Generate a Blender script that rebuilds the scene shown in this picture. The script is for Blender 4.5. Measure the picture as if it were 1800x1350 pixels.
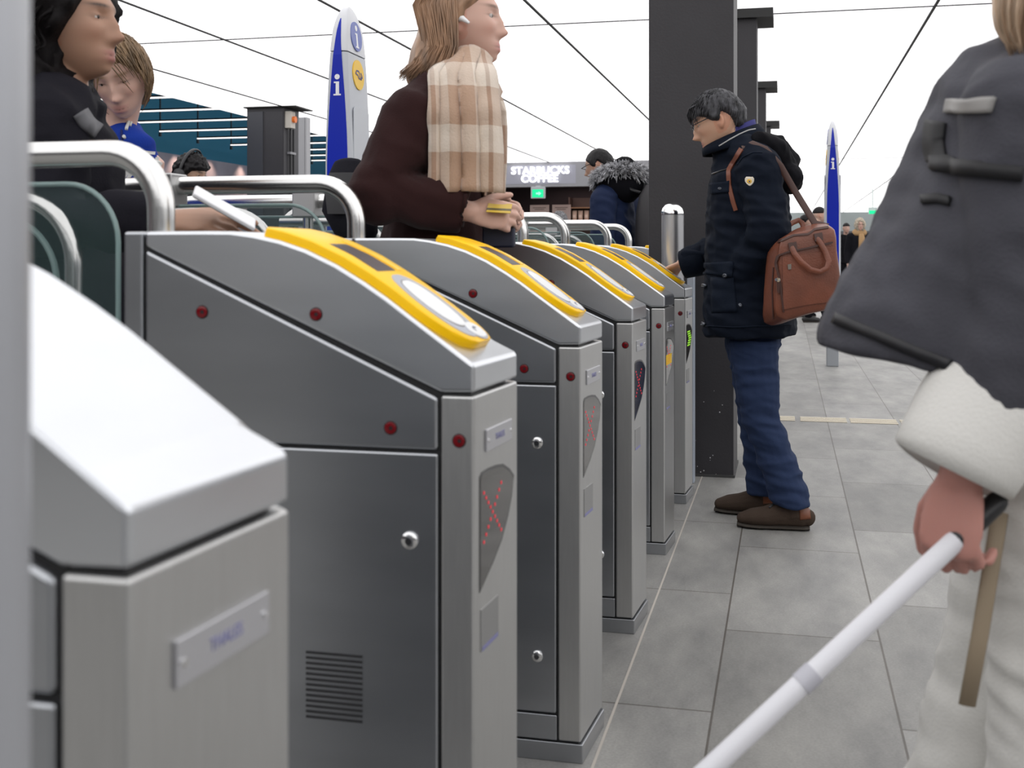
import bpy, bmesh, math, random
from mathutils import Vector, Matrix, noise
import numpy as np
random.seed(7)
for o in list(bpy.data.objects): bpy.data.objects.remove(o)
S = bpy.context.scene
COL = S.collection
V = Vector

# ------------------------------------------------------------------ camera
FPX = 2014.0; EYE = 1.05; HOR = 443.0
PHI = math.atan2(483, 2014); CP, SP = math.cos(PHI), math.sin(PHI)
cd = bpy.data.cameras.new('camera'); cam = bpy.data.objects.new('camera', cd); COL.objects.link(cam)
cam.location = (0, 0, EYE); cam.rotation_euler = (math.pi/2, 0, PHI)
cd.sensor_width = 36; cd.lens = 36*FPX/1800; cd.shift_y = -(675-HOR)/1800
cd.clip_start = .02; cd.clip_end = 300
cd.dof.use_dof = True; cd.dof.focus_distance = 4.6; cd.dof.aperture_fstop = cd.lens/5.6
S.camera = cam
# ------------------------------------------------------------------ world, view
w = bpy.data.worlds.new('world'); S.world = w; w.use_nodes = True
w.node_tree.nodes['Background'].inputs[0].default_value = (.93, .95, 1, 1)
w.node_tree.nodes['Background'].inputs[1].default_value = .15
vs = S.view_settings; vs.view_transform = 'Standard'; vs.look = 'None'; vs.gamma = 1; vs.use_curve_mapping = False
vs.exposure = 0.12
CEIL_E = 1.2          # radiance of the luminous ceiling

def P(x, y, Y):
    "point at depth Y seen at photo pixel x,y"
    X = (x-900)/FPX*Y
    return V((X*CP-Y*SP, X*SP+Y*CP, EYE-(y-HOR)/FPX*Y))
RIGHT = V((CP, SP, 0)); FWD = V((-SP, CP, 0)); UP = V((0, 0, 1))

# ------------------------------------------------------------------ materials
MATS = {}
def mat(name, col=(.5, .5, .5), rough=.5, metal=0., emit=None, es=1., nscale=0, namt=.0, bump=0., bscale=50, stretch=(1, 1, 1), alpha=1., trans=0., spec=.5, sheen=0., coat=0.):
    if name in MATS: return MATS[name]
    m = bpy.data.materials.new(name); m.use_nodes = True; MATS[name] = m
    nt = m.node_tree; b = nt.nodes['Principled BSDF']
    b.inputs['Base Color'].default_value = (*col, 1); b.inputs['Roughness'].default_value = rough
    b.inputs['Metallic'].default_value = metal; b.inputs['Specular IOR Level'].default_value = spec
    b.inputs['Sheen Weight'].default_value = sheen; b.inputs['Coat Weight'].default_value = coat
    if alpha < 1: b.inputs['Alpha'].default_value = alpha
    if trans: b.inputs['Transmission Weight'].default_value = trans
    if emit: b.inputs['Emission Color'].default_value = (*emit, 1); b.inputs['Emission Strength'].default_value = es
    if nscale or bump:
        tc = nt.nodes.new('ShaderNodeTexCoord'); mp = nt.nodes.new('ShaderNodeMapping')
        mp.inputs['Scale'].default_value = stretch
        nt.links.new(tc.outputs['Object'], mp.inputs[0])
    if nscale:
        n = nt.nodes.new('ShaderNodeTexNoise'); n.inputs['Scale'].default_value = nscale; n.inputs['Detail'].default_value = 5
        nt.links.new(mp.outputs[0], n.inputs['Vector'])
        r = nt.nodes.new('ShaderNodeValToRGB'); e = r.color_ramp.elements
        e[0].position = .3; e[1].position = .7
        e[0].color = (*[max(0, c*(1-namt)) for c in col], 1); e[1].color = (*[min(1, c*(1+namt)) for c in col], 1)
        nt.links.new(n.outputs[0], r.inputs[0]); nt.links.new(r.outputs[0], b.inputs['Base Color'])
        if metal > .5:
            mr = nt.nodes.new('ShaderNodeMapRange'); mr.inputs[3].default_value = rough-.03; mr.inputs[4].default_value = rough+.04
            nt.links.new(n.outputs[0], mr.inputs[0]); nt.links.new(mr.outputs[0], b.inputs['Roughness'])
    if bump:
        n2 = nt.nodes.new('ShaderNodeTexNoise'); n2.inputs['Scale'].default_value = bscale; n2.inputs['Detail'].default_value = 4
        nt.links.new(mp.outputs[0], n2.inputs['Vector'])
        bp = nt.nodes.new('ShaderNodeBump'); bp.inputs['Strength'].default_value = bump; bp.inputs['Distance'].default_value = .004
        nt.links.new(n2.outputs[0], bp.inputs['Height']); nt.links.new(bp.outputs[0], b.inputs['Normal'])
    return m

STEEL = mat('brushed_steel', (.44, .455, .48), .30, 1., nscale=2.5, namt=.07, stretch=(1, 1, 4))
STEEL_LIT = mat('brushed_steel_lit', (.68, .70, .73), .30, 1., nscale=2.5, namt=.05, stretch=(1, 1, 4))  # lighter copy of the gate steel: ceiling brightness put into the lid colour
STEEL_F = mat('brushed_steel_front', (.58, .58, .575), .40, 1., nscale=22, namt=.03, stretch=(8, 8, .6))
STEEL_D = mat('steel_shadow_gap', (.008, .008, .009), .6)
TUBE = mat('polished_tube', (.72, .72, .71), .24, 1.)
CHROME = mat('chrome', (.78, .78, .78), .15, 1.)
YEL = mat('reader_yellow', (1., .57, .0), .38, spec=.22)
GREYP = mat('reader_grey', (.42, .44, .5), .4)
WHITEP = mat('reader_white', (.86, .87, .88), .3)
SCREEN = mat('dark_screen', (.05, .038, .045), .4, spec=.25)
REDS = mat('red_sensor', (.16, .004, .008), .15)
BLACKP = mat('black_plastic', (.012, .012, .014), .4)
GLASS = mat('tinted_glass', (.10, .16, .16), .02, alpha=.16, spec=.4)
GLASSE = mat('glass_edge', (.30, .42, .41), .15, alpha=.8)
PILLAR = mat('anthracite_paint', (.028, .026, .030), .55, bump=.2, bscale=90, nscale=3, namt=.12)
BLUE = mat('sign_blue', (.002, .018, .40), .3, spec=.25)
BLUE2 = mat('sign_blue_disc', (.10, .14, .45), .35)
SIGNGREY = mat('sign_grey', (.55, .57, .61), .4)
SIGNWHITE = mat('sign_white', (.88, .88, .9), .4)
NSYEL = mat('sign_yellow', (.9, .55, .02), .4)
NAVYINK = mat('navy_ink', (.02, .03, .2), .5)
INK = mat('label_ink', (.22, .22, .42), .5)

# ------------------------------------------------------------------ object helpers
def link(name, me, m=None, parent=None, smooth=False):
    o = bpy.data.objects.new(name, me); COL.objects.link(o)
    if m is not None:
        me.materials.clear(); me.materials.append(m)
    if parent: o.parent = parent
    if smooth:
        for p in me.polygons: p.use_smooth = True
    return o
def obj(name, bm, m=None, parent=None, smooth=False, bevel=0, seg=2, recalc=True):
    if recalc: bmesh.ops.recalc_face_normals(bm, faces=bm.faces)
    if smooth:
        for e_ in bm.edges:
            if len(e_.link_faces) == 2 and e_.calc_face_angle(0) > .75: e_.smooth = False
    me = bpy.data.meshes.new(name); bm.to_mesh(me); bm.free()
    o = link(name, me, m, parent, smooth)
    if bevel:
        md = o.modifiers.new('bevel', 'BEVEL'); md.width = bevel; md.segments = seg; md.limit_method = 'ANGLE'; md.angle_limit = .6
        md.harden_normals = True
    return o
def tag(o, label, cat, group=None):
    o['label'] = label; o['category'] = cat
    if group: o['group'] = group
    return o
def thing(name, label, cat, loc=(0, 0, 0), group=None, rz=0):
    o = bpy.data.objects.new(name, None); COL.objects.link(o); o.location = loc; o.rotation_euler.z = rz
    o.empty_display_size = .1
    return tag(o, label, cat, group)
def struct(o): o['kind'] = 'structure'; return o
def B(): return bmesh.new()
def box(bm, x0, y0, z0, x1, y1, z1):
    vs_ = [bm.verts.new(p) for p in ((x0,y0,z0),(x1,y0,z0),(x1,y1,z0),(x0,y1,z0),(x0,y0,z1),(x1,y0,z1),(x1,y1,z1),(x0,y1,z1))]
    for f in ((0,3,2,1),(4,5,6,7),(0,1,5,4),(1,2,6,5),(2,3,7,6),(3,0,4,7)): bm.faces.new([vs_[i] for i in f])
    return bm
def bx(*a): return box(B(), *a)
def prism(bm, pts, d0, d1, axis='y'):
    "polygon pts (a,b) extruded along an axis"
    def mk(a, b, d): return {'y': (a, d, b), 'x': (d, a, b), 'z': (a, b, d)}[axis]
    A = [bm.verts.new(mk(a, b, d0)) for a, b in pts]; C = [bm.verts.new(mk(a, b, d1)) for a, b in pts]
    n = len(pts)
    bm.faces.new(A); bm.faces.new(C[::-1])
    for i in range(n): bm.faces.new((A[i], C[i], C[(i+1) % n], A[(i+1) % n]))
    return bm
def frame(t, ref=V((0, 0, 1))):
    t = t.normalized()
    x = ref - t*ref.dot(t)
    if x.length < 1e-4: x = V((1, 0, 0)) - t*t.x
    x.normalize(); return x, t.cross(x)
def sweep(bm, pts, rad, ref=V((0, 0, 1)), n=14, cap=True, rnd=False):
    "tube through pts; rad = (a,b) per point: a along ref, b across"
    pts = [V(p) for p in pts]; rings = []; N = len(pts)
    if rnd:                                             # rounded ends
        def R(r): return (r, r) if not hasattr(r, '__len__') else r
        P_, R_ = [], []
        for end in (0, 1):
            i, j = (0, 1) if end == 0 else (N-1, N-2)
            d = (pts[i]-pts[j]).normalized(); r = R(rad[i]); m = min(r)
            add = [(pts[i]+d*m*math.sin(a), (r[0]*math.cos(a), r[1]*math.cos(a))) for a in (.5, 1., 1.4)]
            if end == 0: P_ = [a for a, _ in add[::-1]]+pts; R_ = [b for _, b in add[::-1]]+list(rad)
            else: P_ += [a for a, _ in add]; R_ += [b for _, b in add]
        pts, rad, N = P_, R_, len(P_)
    for i, p in enumerate(pts):
        t = (pts[min(i+1, N-1)]-pts[max(i-1, 0)])
        x, y = frame(t, ref); r = rad[i] if hasattr(rad, '__len__') else rad
        a, b = r if hasattr(r, '__len__') else (r, r)
        rings.append([bm.verts.new(p+x*a*math.cos(k*math.tau/n)+y*b*math.sin(k*math.tau/n)) for k in range(n)])
    for i in range(N-1):
        for k in range(n): bm.faces.new((rings[i][k], rings[i][(k+1) % n], rings[i+1][(k+1) % n], rings[i+1][k]))
    if cap: bm.faces.new(rings[0][::-1]); bm.faces.new(rings[-1])
    return bm
def arc(c, a0, a1, r, n, ux, uz):
    return [V(c)+V(ux)*r*math.cos(a0+(a1-a0)*i/n)+V(uz)*r*math.sin(a0+(a1-a0)*i/n) for i in range(n+1)]
def disc(bm, c, nrm, r, h, n=20, dome=0):
    "short cylinder standing on c along nrm, optional dome"
    c = V(c); nrm = V(nrm).normalized(); x, y = frame(nrm, V((0, 0, 1)) if abs(nrm.z) < .9 else V((1, 0, 0)))
    prof = [(r, 0), (r, h)]
    if dome: prof += [(r*math.cos(a), h+dome*math.sin(a)) for a in (.4, .8, 1.2)]
    rings = [[bm.verts.new(c+nrm*hh+(x*math.cos(k*math.tau/n)+y*math.sin(k*math.tau/n))*rr) for k in range(n)] for rr, hh in prof]
    for i in range(len(rings)-1):
        for k in range(n): bm.faces.new((rings[i][k], rings[i][(k+1) % n], rings[i+1][(k+1) % n], rings[i+1][k]))
    bm.faces.new(rings[0][::-1]); bm.faces.new(rings[-1])
    return bm
def lathe(bm, prof, c=(0, 0, 0), n=24):
    rings = [[bm.verts.new(V(c)+V((r*math.cos(k*math.tau/n), r*math.sin(k*math.tau/n), z))) for k in range(n)] for r, z in prof]
    for i in range(len(rings)-1):
        for k in range(n): bm.faces.new((rings[i][k], rings[i][(k+1) % n], rings[i+1][(k+1) % n], rings[i+1][k]))
    bm.faces.new(rings[0][::-1]); bm.faces.new(rings[-1]); return bm
def text(name, s, size, m, parent, loc, rx, nrm, depth=.002, bold=0., align='CENTER', spacing=1., xs=1.):
    "lettering: rx = reading direction, nrm = the way it faces"
    c = bpy.data.curves.new(name, 'FONT'); c.body = s; c.size = size; c.extrude = depth; c.offset = bold
    c.align_x = align; c.align_y = 'CENTER'; c.space_character = spacing
    t = bpy.data.objects.new('t', c); COL.objects.link(t)
    dg = bpy.context.evaluated_depsgraph_get(); me = bpy.data.meshes.new_from_object(t.evaluated_get(dg))
    bpy.data.objects.remove(t); bpy.data.curves.remove(c)
    rx = V(rx).normalized(); nrm = V(nrm).normalized(); ry = nrm.cross(rx)
    M = Matrix((rx*xs, ry, nrm)).transposed().to_4x4(); M.translation = V(loc); me.transform(M)
    me.name = name
    return link(name, me, m, parent)
def copy_tree(o, parent=None):
    c = o.copy(); COL.objects.link(c)
    if parent: c.parent = parent
    for ch in [k for k in ALLCH(o)]: copy_tree(ch, c)
    return c
def ALLCH(o): return [k for k in bpy.data.objects if k.parent == o]

# ================================================================== SETTING
# floor: grey stone slabs laid along the row of gates
def floor_mat():
    m = bpy.data.materials.new('stone_slabs'); m.use_nodes = True; nt = m.node_tree; b = nt.nodes['Principled BSDF']; L = nt.links
    tc = nt.nodes.new('ShaderNodeTexCoord'); sx = nt.nodes.new('ShaderNodeSeparateXYZ'); cb = nt.nodes.new('ShaderNodeCombineXYZ')
    L.new(tc.outputs['Object'], sx.inputs[0])
    a = nt.nodes.new('ShaderNodeMath'); a.operation = 'ADD'; a.inputs[1].default_value = .165+.41*40
    L.new(sx.outputs[0], a.inputs[0]); L.new(a.outputs[0], cb.inputs[1])
    a2 = nt.nodes.new('ShaderNodeMath'); a2.operation = 'ADD'; a2.inputs[1].default_value = 40.13
    L.new(sx.outputs[1], a2.inputs[0]); L.new(a2.outputs[0], cb.inputs[0])
    br = nt.nodes.new('ShaderNodeTexBrick'); L.new(cb.outputs[0], br.inputs['Vector'])
    br.offset = .37; br.inputs['Scale'].default_value = 1; br.inputs['Brick Width'].default_value = .93; br.inputs['Row Height'].default_value = .41
    br.inputs['Mortar Size'].default_value = .0028; br.inputs['Mortar Smooth'].default_value = .1
    br.inputs['Color1'].default_value = (.215, .212, .204, 1); br.inputs['Color2'].default_value = (.29, .287, .278, 1)
    br.inputs['Mortar'].default_value = (.10, .09, .08, 1); br.inputs['Bias'].default_value = -.1
    n = nt.nodes.new('ShaderNodeTexNoise'); n.inputs['Scale'].default_value = 2.2; n.inputs['Detail'].default_value = 9; n.inputs['Roughness'].default_value = .65
    mp = nt.nodes.new('ShaderNodeMapping'); mp.inputs['Scale'].default_value = (2.4, 1, 1); mp.inputs['Rotation'].default_value = (0, 0, .9)
    L.new(tc.outputs['Object'], mp.inputs[0]); L.new(mp.outputs[0], n.inputs['Vector'])
    r = nt.nodes.new('ShaderNodeValToRGB'); r.color_ramp.elements[0].position = .3; r.color_ramp.elements[1].position = .72
    r.color_ramp.elements[0].color = (.62, .62, .63, 1); r.color_ramp.elements[1].color = (1.2, 1.19, 1.16, 1)
    L.new(n.outputs[0], r.inputs[0])
    mx = nt.nodes.new('ShaderNodeMix'); mx.data_type = 'RGBA'; mx.blend_type = 'MULTIPLY'; mx.inputs[0].default_value = 1
    L.new(br.outputs[0], mx.inputs[6]); L.new(r.outputs[0], mx.inputs[7])
    n2 = nt.nodes.new('ShaderNodeTexNoise'); n2.inputs['Scale'].default_value = 160; n2.inputs['Detail'].default_value = 3
    L.new(tc.outputs['Object'], n2.inputs['Vector'])
    r2 = nt.nodes.new('ShaderNodeValToRGB'); r2.color_ramp.elements[0].position = .3; r2.color_ramp.elements[1].position = .7
    r2.color_ramp.elements[0].color = (.88, .88, .88, 1); r2.color_ramp.elements[1].color = (1.1, 1.1, 1.1, 1)
    L.new(n2.outputs[0], r2.inputs[0])
    mx2 = nt.nodes.new('ShaderNodeMix'); mx2.data_type = 'RGBA'; mx2.blend_type = 'MULTIPLY'; mx2.inputs[0].default_value = 1
    L.new(mx.outputs[2], mx2.inputs[6]); L.new(r2.outputs[0], mx2.inputs[7]); L.new(mx2.outputs[2], b.inputs['Base Color'])
    b.inputs['Roughness'].default_value = .5; b.inputs['Specular IOR Level'].default_value = .35
    bp = nt.nodes.new('ShaderNodeBump'); bp.inputs['Strength'].default_value = .2; bp.inputs['Distance'].default_value = .003
    L.new(n.outputs[0], bp.inputs['Height']); L.new(bp.outputs[0], b.inputs['Normal'])
    return m
struct(obj('floor', bx(-16, -9, -.1, 16, 62, 0), floor_mat()))
LINE = mat('light_grout', (.42, .39, .35), .8)
struct(obj('trim_1', bx(-.388, -2, 0, -.382, 20, .001), LINE))
# luminous ceiling
CE = mat('luminous_ceiling', (.8, .8, .8), .6, emit=(1, .992, 1), es=CEIL_E)
struct(obj('ceiling', bx(-7.75, -9, 3.05, 16, 60, 3.15), CE))
JOINT = mat('ceiling_joint', (.03, .03, .033), .6)
k = 2
for x in (-6.72, -5.14, -3.6, -2.02, -.45, 1.17, 2.75, 4.3, 5.9, 7.5, 9.1, 10.7):
    struct(obj('trim_%d' % k, bx(x-.011, -9, 3.04, x+.011, 60, 3.052), JOINT)); k += 1
for y in (2., 9.85, 25.5, 34.4, 45):
    struct(obj('trim_%d' % k, bx(-7.7, y-.008, 3.043, 16, y+.008, 3.052), JOINT)); k += 1
# left hall beyond the luminous ceiling: teal slatted ceiling, brown wall
TEAL = mat('teal_slats', (.008, .20, .36), .6); TEAL2 = mat('teal_slat_bright', (.015, .42, .68), .6)
struct(obj('trim_%d' % k, bx(-12, -9, 4.35, -7.75, 62, 4.4), TEAL)); k += 1
WALLB = mat('brown_plaster', (.36, .29, .31), .8, nscale=1.2, namt=.25)
struct(obj('wall_left', bx(-12.2, -9, 0, -12, 62, 3.02), WALLB))
struct(obj('trim_%d' % k, bx(-12.2, -9, 3.02, -12, 62, 4.4), mat('teal_lit_wall', (.016, .15, .23), .7))); k += 1  # upper wall coloured teal to stand for teal light falling on it
bm = B()
for i in range(60): box(bm, -12, 8+i*.5, 4.28, -7.8, 8.14+i*.5, 4.345)
struct(obj('trim_%d' % k, bm, TEAL2)); k += 1
struct(obj('trim_%d' % k, bx(-7.9, -9, 3.16, -7.78, 60, 4.35), TEAL)); k += 1
FARW = mat('far_wall', (.33, .37, .37), .5, nscale=.25, namt=.25)
struct(obj('wall_back', bx(-12, 60, 0, 16, 60.2, 4.4), FARW))
struct(obj('wall_right', bx(15.8, -9, 0, 16, 60, 3.05), mat('side_wall', (.3, .31, .33), .6)))
struct(obj('wall_front', bx(-12, -9.2, 0, 16, -9, 3.05), mat('rear_wall', (.03, .03, .033), .6)))
# black pillars down the middle of the hall
for i, y0 in enumerate((5.42, 9.62, 13.75, 17.9)):
    t = thing('pillar', ['big black square pillar right behind the man in the navy jacket', 'second black pillar, just right of the big one', 'third black pillar with a ceiling plate', 'farthest black pillar, a thin strip with a ceiling plate'][i], 'pillar', (-.4375, y0+.2, 0), 'black pillars in a row')
    obj('shaft', bx(-.1975, -.2, 0, .1975, .2, 3.05), PILLAR, t, bevel=.004)
    obj('base_plate', bx(-.203, -.206, 0, .203, .206, .012), mat('pillar_base', (.05, .05, .05), .7), t)
    if i: obj('ceiling_plate', bx(-.25, -.25, 2.97, .33, .25, 3.045), mat('plate_black', (.01, .01, .01), .5), t)
bm = B()
rr = random.Random(3)
for _ in range(26):
    x, z = -.62+rr.random()*.34, .01+rr.random()**2*.4
    disc(bm, (x, 5.4205, z), (0, -1, 0), .0012+rr.random()*.002, .0006, 6)
chips = obj('paint_chip', bm, mat('paint_chip', (.6, .6, .6), .8)); chips.parent = bpy.data.objects['pillar']; chips.location = -V((-.4375, 5.62, 0))
# steel bollard in front of the pillar
t = thing('bollard', 'round steel bollard with a domed cap in front of the big black pillar', 'bollard', (-.495, 5.14, 0))
obj('post', lathe(B(), [(.05, 0), (.05, 1.215)]), mat('bollard_steel', (.60, .60, .61), .34, 1.), t, True)
obj('cap', lathe(B(), [(.051, 1.217), (.051, 1.228), (.046, 1.245), (.034, 1.26), (.018, 1.268), (.002, 1.27)]), CHROME, t, True)
obj('base_plate', lathe(B(), [(.052, 0), (.052, .02)]), CHROME, t)
t = thing('guard_strip', 'narrow light steel strip standing along the right of the bollard', 'strip', (-.425, 5.3, 0))
obj('strip', bx(-.016, -.05, .0, .016, .02, 1.0), mat('strip_steel', (.6, .66, .75), .4, .6), t, bevel=.003)

# ================================================================== TICKET GATES
GW = .208
TOP = [(-.531, 1.08), (-.40, 1.08), (-.36, 1.0795), (-.325, 1.075), (-.285, 1.0665), (-.245, 1.0535), (-.2, 1.033), (-.158, 1.0085), (-.125, .987), (-.092, .963), (-.06, .940), (-.03, .9185), (0, .897)]
def topz(s):
    for (a, za), (b, zb) in zip(TOP, TOP[1:]):
        if s <= b or b == 0: return za+(zb-za)*(s-a)/(b-a)
def topn(s):
    e = .02; d = (topz(min(s+e, -.001))-topz(max(s-e, -.53)))/(min(s+e, -.001)-max(s-e, -.53))
    return V((-d, 0, 1)).normalized()
def tp(s, u, off): return V((s, u, topz(s)))+topn(s)*off
def slab(ss, u0, u1, o0, o1, r=.004):
    "a rounded slab on the curved lid between s values with u-range u0(s)..u1(s)"
    bm = B(); rings = []
    for i, s in enumerate(ss):
        a, b = u0(s), u1(s); q = min(r, (b-a)*.3)
        e = r if i in (0, len(ss)-1) else 0
        pr = [(a, o0), (a, o1-r), (a+q*.3, o1-r*.3), (a+q, o1), ((a+b)/2, o1), (b-q, o1), (b-q*.3, o1-r*.3), (b, o1-r), (b, o0)]
        rings.append([bm.verts.new(tp(s, u, o-(e*.8 if o > o0 else 0))) for u, o in pr])
    for A, C in zip(rings, rings[1:]):
        for j in range(len(A)): bm.faces.new((A[j], A[(j+1) % len(A)], C[(j+1) % len(A)], C[j]))
    bm.faces.new(rings[0]); bm.faces.new(rings[-1][::-1])
    return bm
def lin(a, b, n): return [a+(b-a)*i/(n-1) for i in range(n)]
def cosl(a, b, n): return [(a+b)/2-(b-a)/2*math.cos(math.pi*i/(n-1)) for i in range(n)]
SK = .014                                              # slant of the front face
FR = lambda u: SK*min(1, max(0, u)/.19)                # front face s at u
def front_pt(u, z, off=0.):
    return V((FR(u)+off, u, z))
def gate_body(t, reader):
    # dark core
    core = [(-.525, .03), (-.006, .03), (-.006, .89), (-.2, 1.025), (-.3, 1.058), (-.36, 1.072), (-.525, 1.072)]
    obj('core', prism(B(), core, .006, GW-.006), STEEL_D, t)
    # lid
    bm = B(); D0 = (-.496, 1.058); D1 = (-.047, .8585)
    near = TOP[1:-1]
    pl = [(-.496, 1.08)]+TOP[1:]+[(0, .8595), D1, D0]
    n = len(pl)
    def sx(s, z, u): return V((s+(FR(u) if s > -.001 else 0), u, z))
    A = [bm.verts.new(sx(s, z, 0)) for s, z in pl]
    C = [bm.verts.new(sx(s, z, GW-.012)) for s, z in pl]
    D = [bm.verts.new(V((s-(.012 if s > -.001 else 0), GW, z))) for s, z in pl]
    bm.faces.new(A); bm.faces.new(D[::-1])
    for X, Y in ((A, C), (C, D)):
        for i in range(n): bm.faces.new((X[i], Y[i], Y[(i+1) % n], X[(i+1) % n]))
    lid = obj('lid', bm, STEEL_LIT, t, bevel=.0055, seg=3)
    # rear block
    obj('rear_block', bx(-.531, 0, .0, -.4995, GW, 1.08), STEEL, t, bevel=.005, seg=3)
    for u0, u1, near_ in ((0, .02, True), (GW-.02, GW, False)):
        pan = [(-.496, .779), (-.051, .779), (-.051, .8515), (-.4965, 1.0545)]
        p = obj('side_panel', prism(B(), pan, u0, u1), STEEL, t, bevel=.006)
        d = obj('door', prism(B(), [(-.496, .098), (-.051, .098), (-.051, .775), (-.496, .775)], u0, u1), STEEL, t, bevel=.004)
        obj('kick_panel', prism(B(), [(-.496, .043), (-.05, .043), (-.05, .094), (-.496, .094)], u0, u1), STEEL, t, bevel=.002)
        y = u0 if near_ else u1; ny = -1 if near_ else 1
        if near_:
            for z in (.655, .214):
                lk = obj('lock', disc(B(), (-.091, y, z), (0, ny, 0), .0125, .003, 24, .004), CHROME, d, True)
                obj('keyhole', disc(B(), (-.091, y-.0062, z), (0, ny, 0), .005, .0016, 14), mat('lock_core', (.16, .16, .17), .3, 1.), lk)
            bm = B()
            for i in range(13):
                z = .398+i*.0075; box(bm, -.244, y-.0012, z, -.160, y+.003, z+.0034)
            obj('vent', bm, mat('vent_dark', (.02, .02, .022), .5), d)
    # front post with lights, label, display
    bm = B()
    pl = [(-.047, 0), (0, 0), (SK, GW-.012), (0, GW), (-.047, GW)]
    post = obj('front_post', prism(bm, pl, .043, .8545, 'z'), STEEL_F, t, bevel=.004, seg=3)
    pl = [(-.53, 0), (.004, -.001), (SK+.004, GW-.012), (.0, GW+.001), (-.53, GW+.001)]
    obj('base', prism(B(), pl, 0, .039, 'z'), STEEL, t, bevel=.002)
    for s, z, who in () if not reader else ((-.404, .964, 0), (-.229, .963, 0), (-.119, .808, 0), (-.021, .794, 0)):
        if abs(s+.229) < .01 and False: continue
        e = obj('sensor', disc(B(), (s, .0005, z), (0, -1, 0), .0098, .0012, 24), BLACKP, t)
        obj('sensor_lens', disc(B(), (s, -.0006, z), (0, -1, 0), .0084, .0012, 20, .001), REDS, e)
        obj('sensor_core', disc(B(), (s+.001, -.0020, z), (0, -1, 0), .0028, .0009, 10), BLACKP, e)
    # label plate on the front
    pl = [(.045, .772), (.16, .772), (.16, .803), (.045, .803)]
    bm = B(); c = [front_pt(u, z, o) for o in (0, .003) for u, z in pl]
    vs_ = [bm.verts.new(p) for p in c]
    for f in ((3, 2, 1, 0), (4, 5, 6, 7), (0, 1, 5, 4), (1, 2, 6, 5), (2, 3, 7, 6), (3, 0, 4, 7)): bm.faces.new([vs_[i] for i in f])
    lp = obj('name_plate', bm, mat('plate_silver', (.6, .6, .63), .35, .8), t, bevel=.001)
    rx = (front_pt(.15, 0)-front_pt(.05, 0)).normalized(); fn = rx.cross(UP)
    text('lettering', 'THALES', .0125, INK, lp, front_pt(.1025, .7875, .0032), rx, fn, .0003, xs=.95)
    for u in (.052, .153): obj('screw', disc(B(), front_pt(u, .7875, .003), fn, .0028, .0012, 12), CHROME, lp)
    return fn, rx
def poly_plate(pts, o0, o1):
    bm = B(); A = [bm.verts.new(front_pt(u, z, o0)) for u, z in pts]; C = [bm.verts.new(front_pt(u, z, o1)) for u, z in pts]
    n = len(pts); bm.faces.new(A); bm.faces.new(C[::-1])
    for i in range(n): bm.faces.new((A[i], C[i], C[(i+1) % n], A[(i+1) % n]))
    return bm
def gate_display(t, kind):
    pts = [(.023, .586), (.06, .612), (.095, .638), (.13, .672), (.155, .70), (.166, .722)]
    pts = [(.023, .586), (.075, .613), (.115, .636), (.145, .665), (.162, .69), (.172, .712), (.15, .726), (.12, .738), (.09, .742), (.055, .744), (.032, .743), (.023, .738)]
    obj('display_rim', poly_plate([(u+(.004 if u > .05 else -.002), z+(.004 if z > .7 else -.003)) for u, z in pts], -.002, .0008), mat('display_rim', (.09, .09, .09), .4), t)
    d = obj('display_window', poly_plate(pts, -.002, .0012), mat('display_glass', (.022, .018, .016), .08, coat=.5), t)
    red = mat('led_red', (.3, .01, .02), .4, emit=(1, .03, .06), es=.55); grn = mat('led_green', (.1, .3, .02), .4, emit=(.35, .8, .04), es=.9)
    bm = B()
    if kind == 'red':
        for i in range(-4, 5):
            for j in range(-4, 5):
                if abs(abs(i)-abs(j)) < 1: disc(bm, front_pt(.075+i*.0095, .683+j*.0085, .0012), (1, 0, 0), .0026, .0006, 8)
    else:
        for a in range(3):
            for i in range(-3, 4):
                for q in (0, 1):
                    disc(bm, front_pt(.085-abs(i)*.011+a*.026+q*.01, .685+i*.0095, .0012), (1, 0, 0), .0034, .0006, 8)
    obj('led_dots', bm, red if kind == 'red' else grn, d)
    s = obj('service_plate', poly_plate([(.026, .5), (.1, .5), (.1, .558), (.026, .558)], -.001, .0012), mat('service_plate', (.36, .36, .36), .45, .7), t)
    obj('print_mark', poly_plate([(.03, .5), (.098, .5), (.098, .506), (.03, .506)], .0012, .0016), INK, s)
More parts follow.
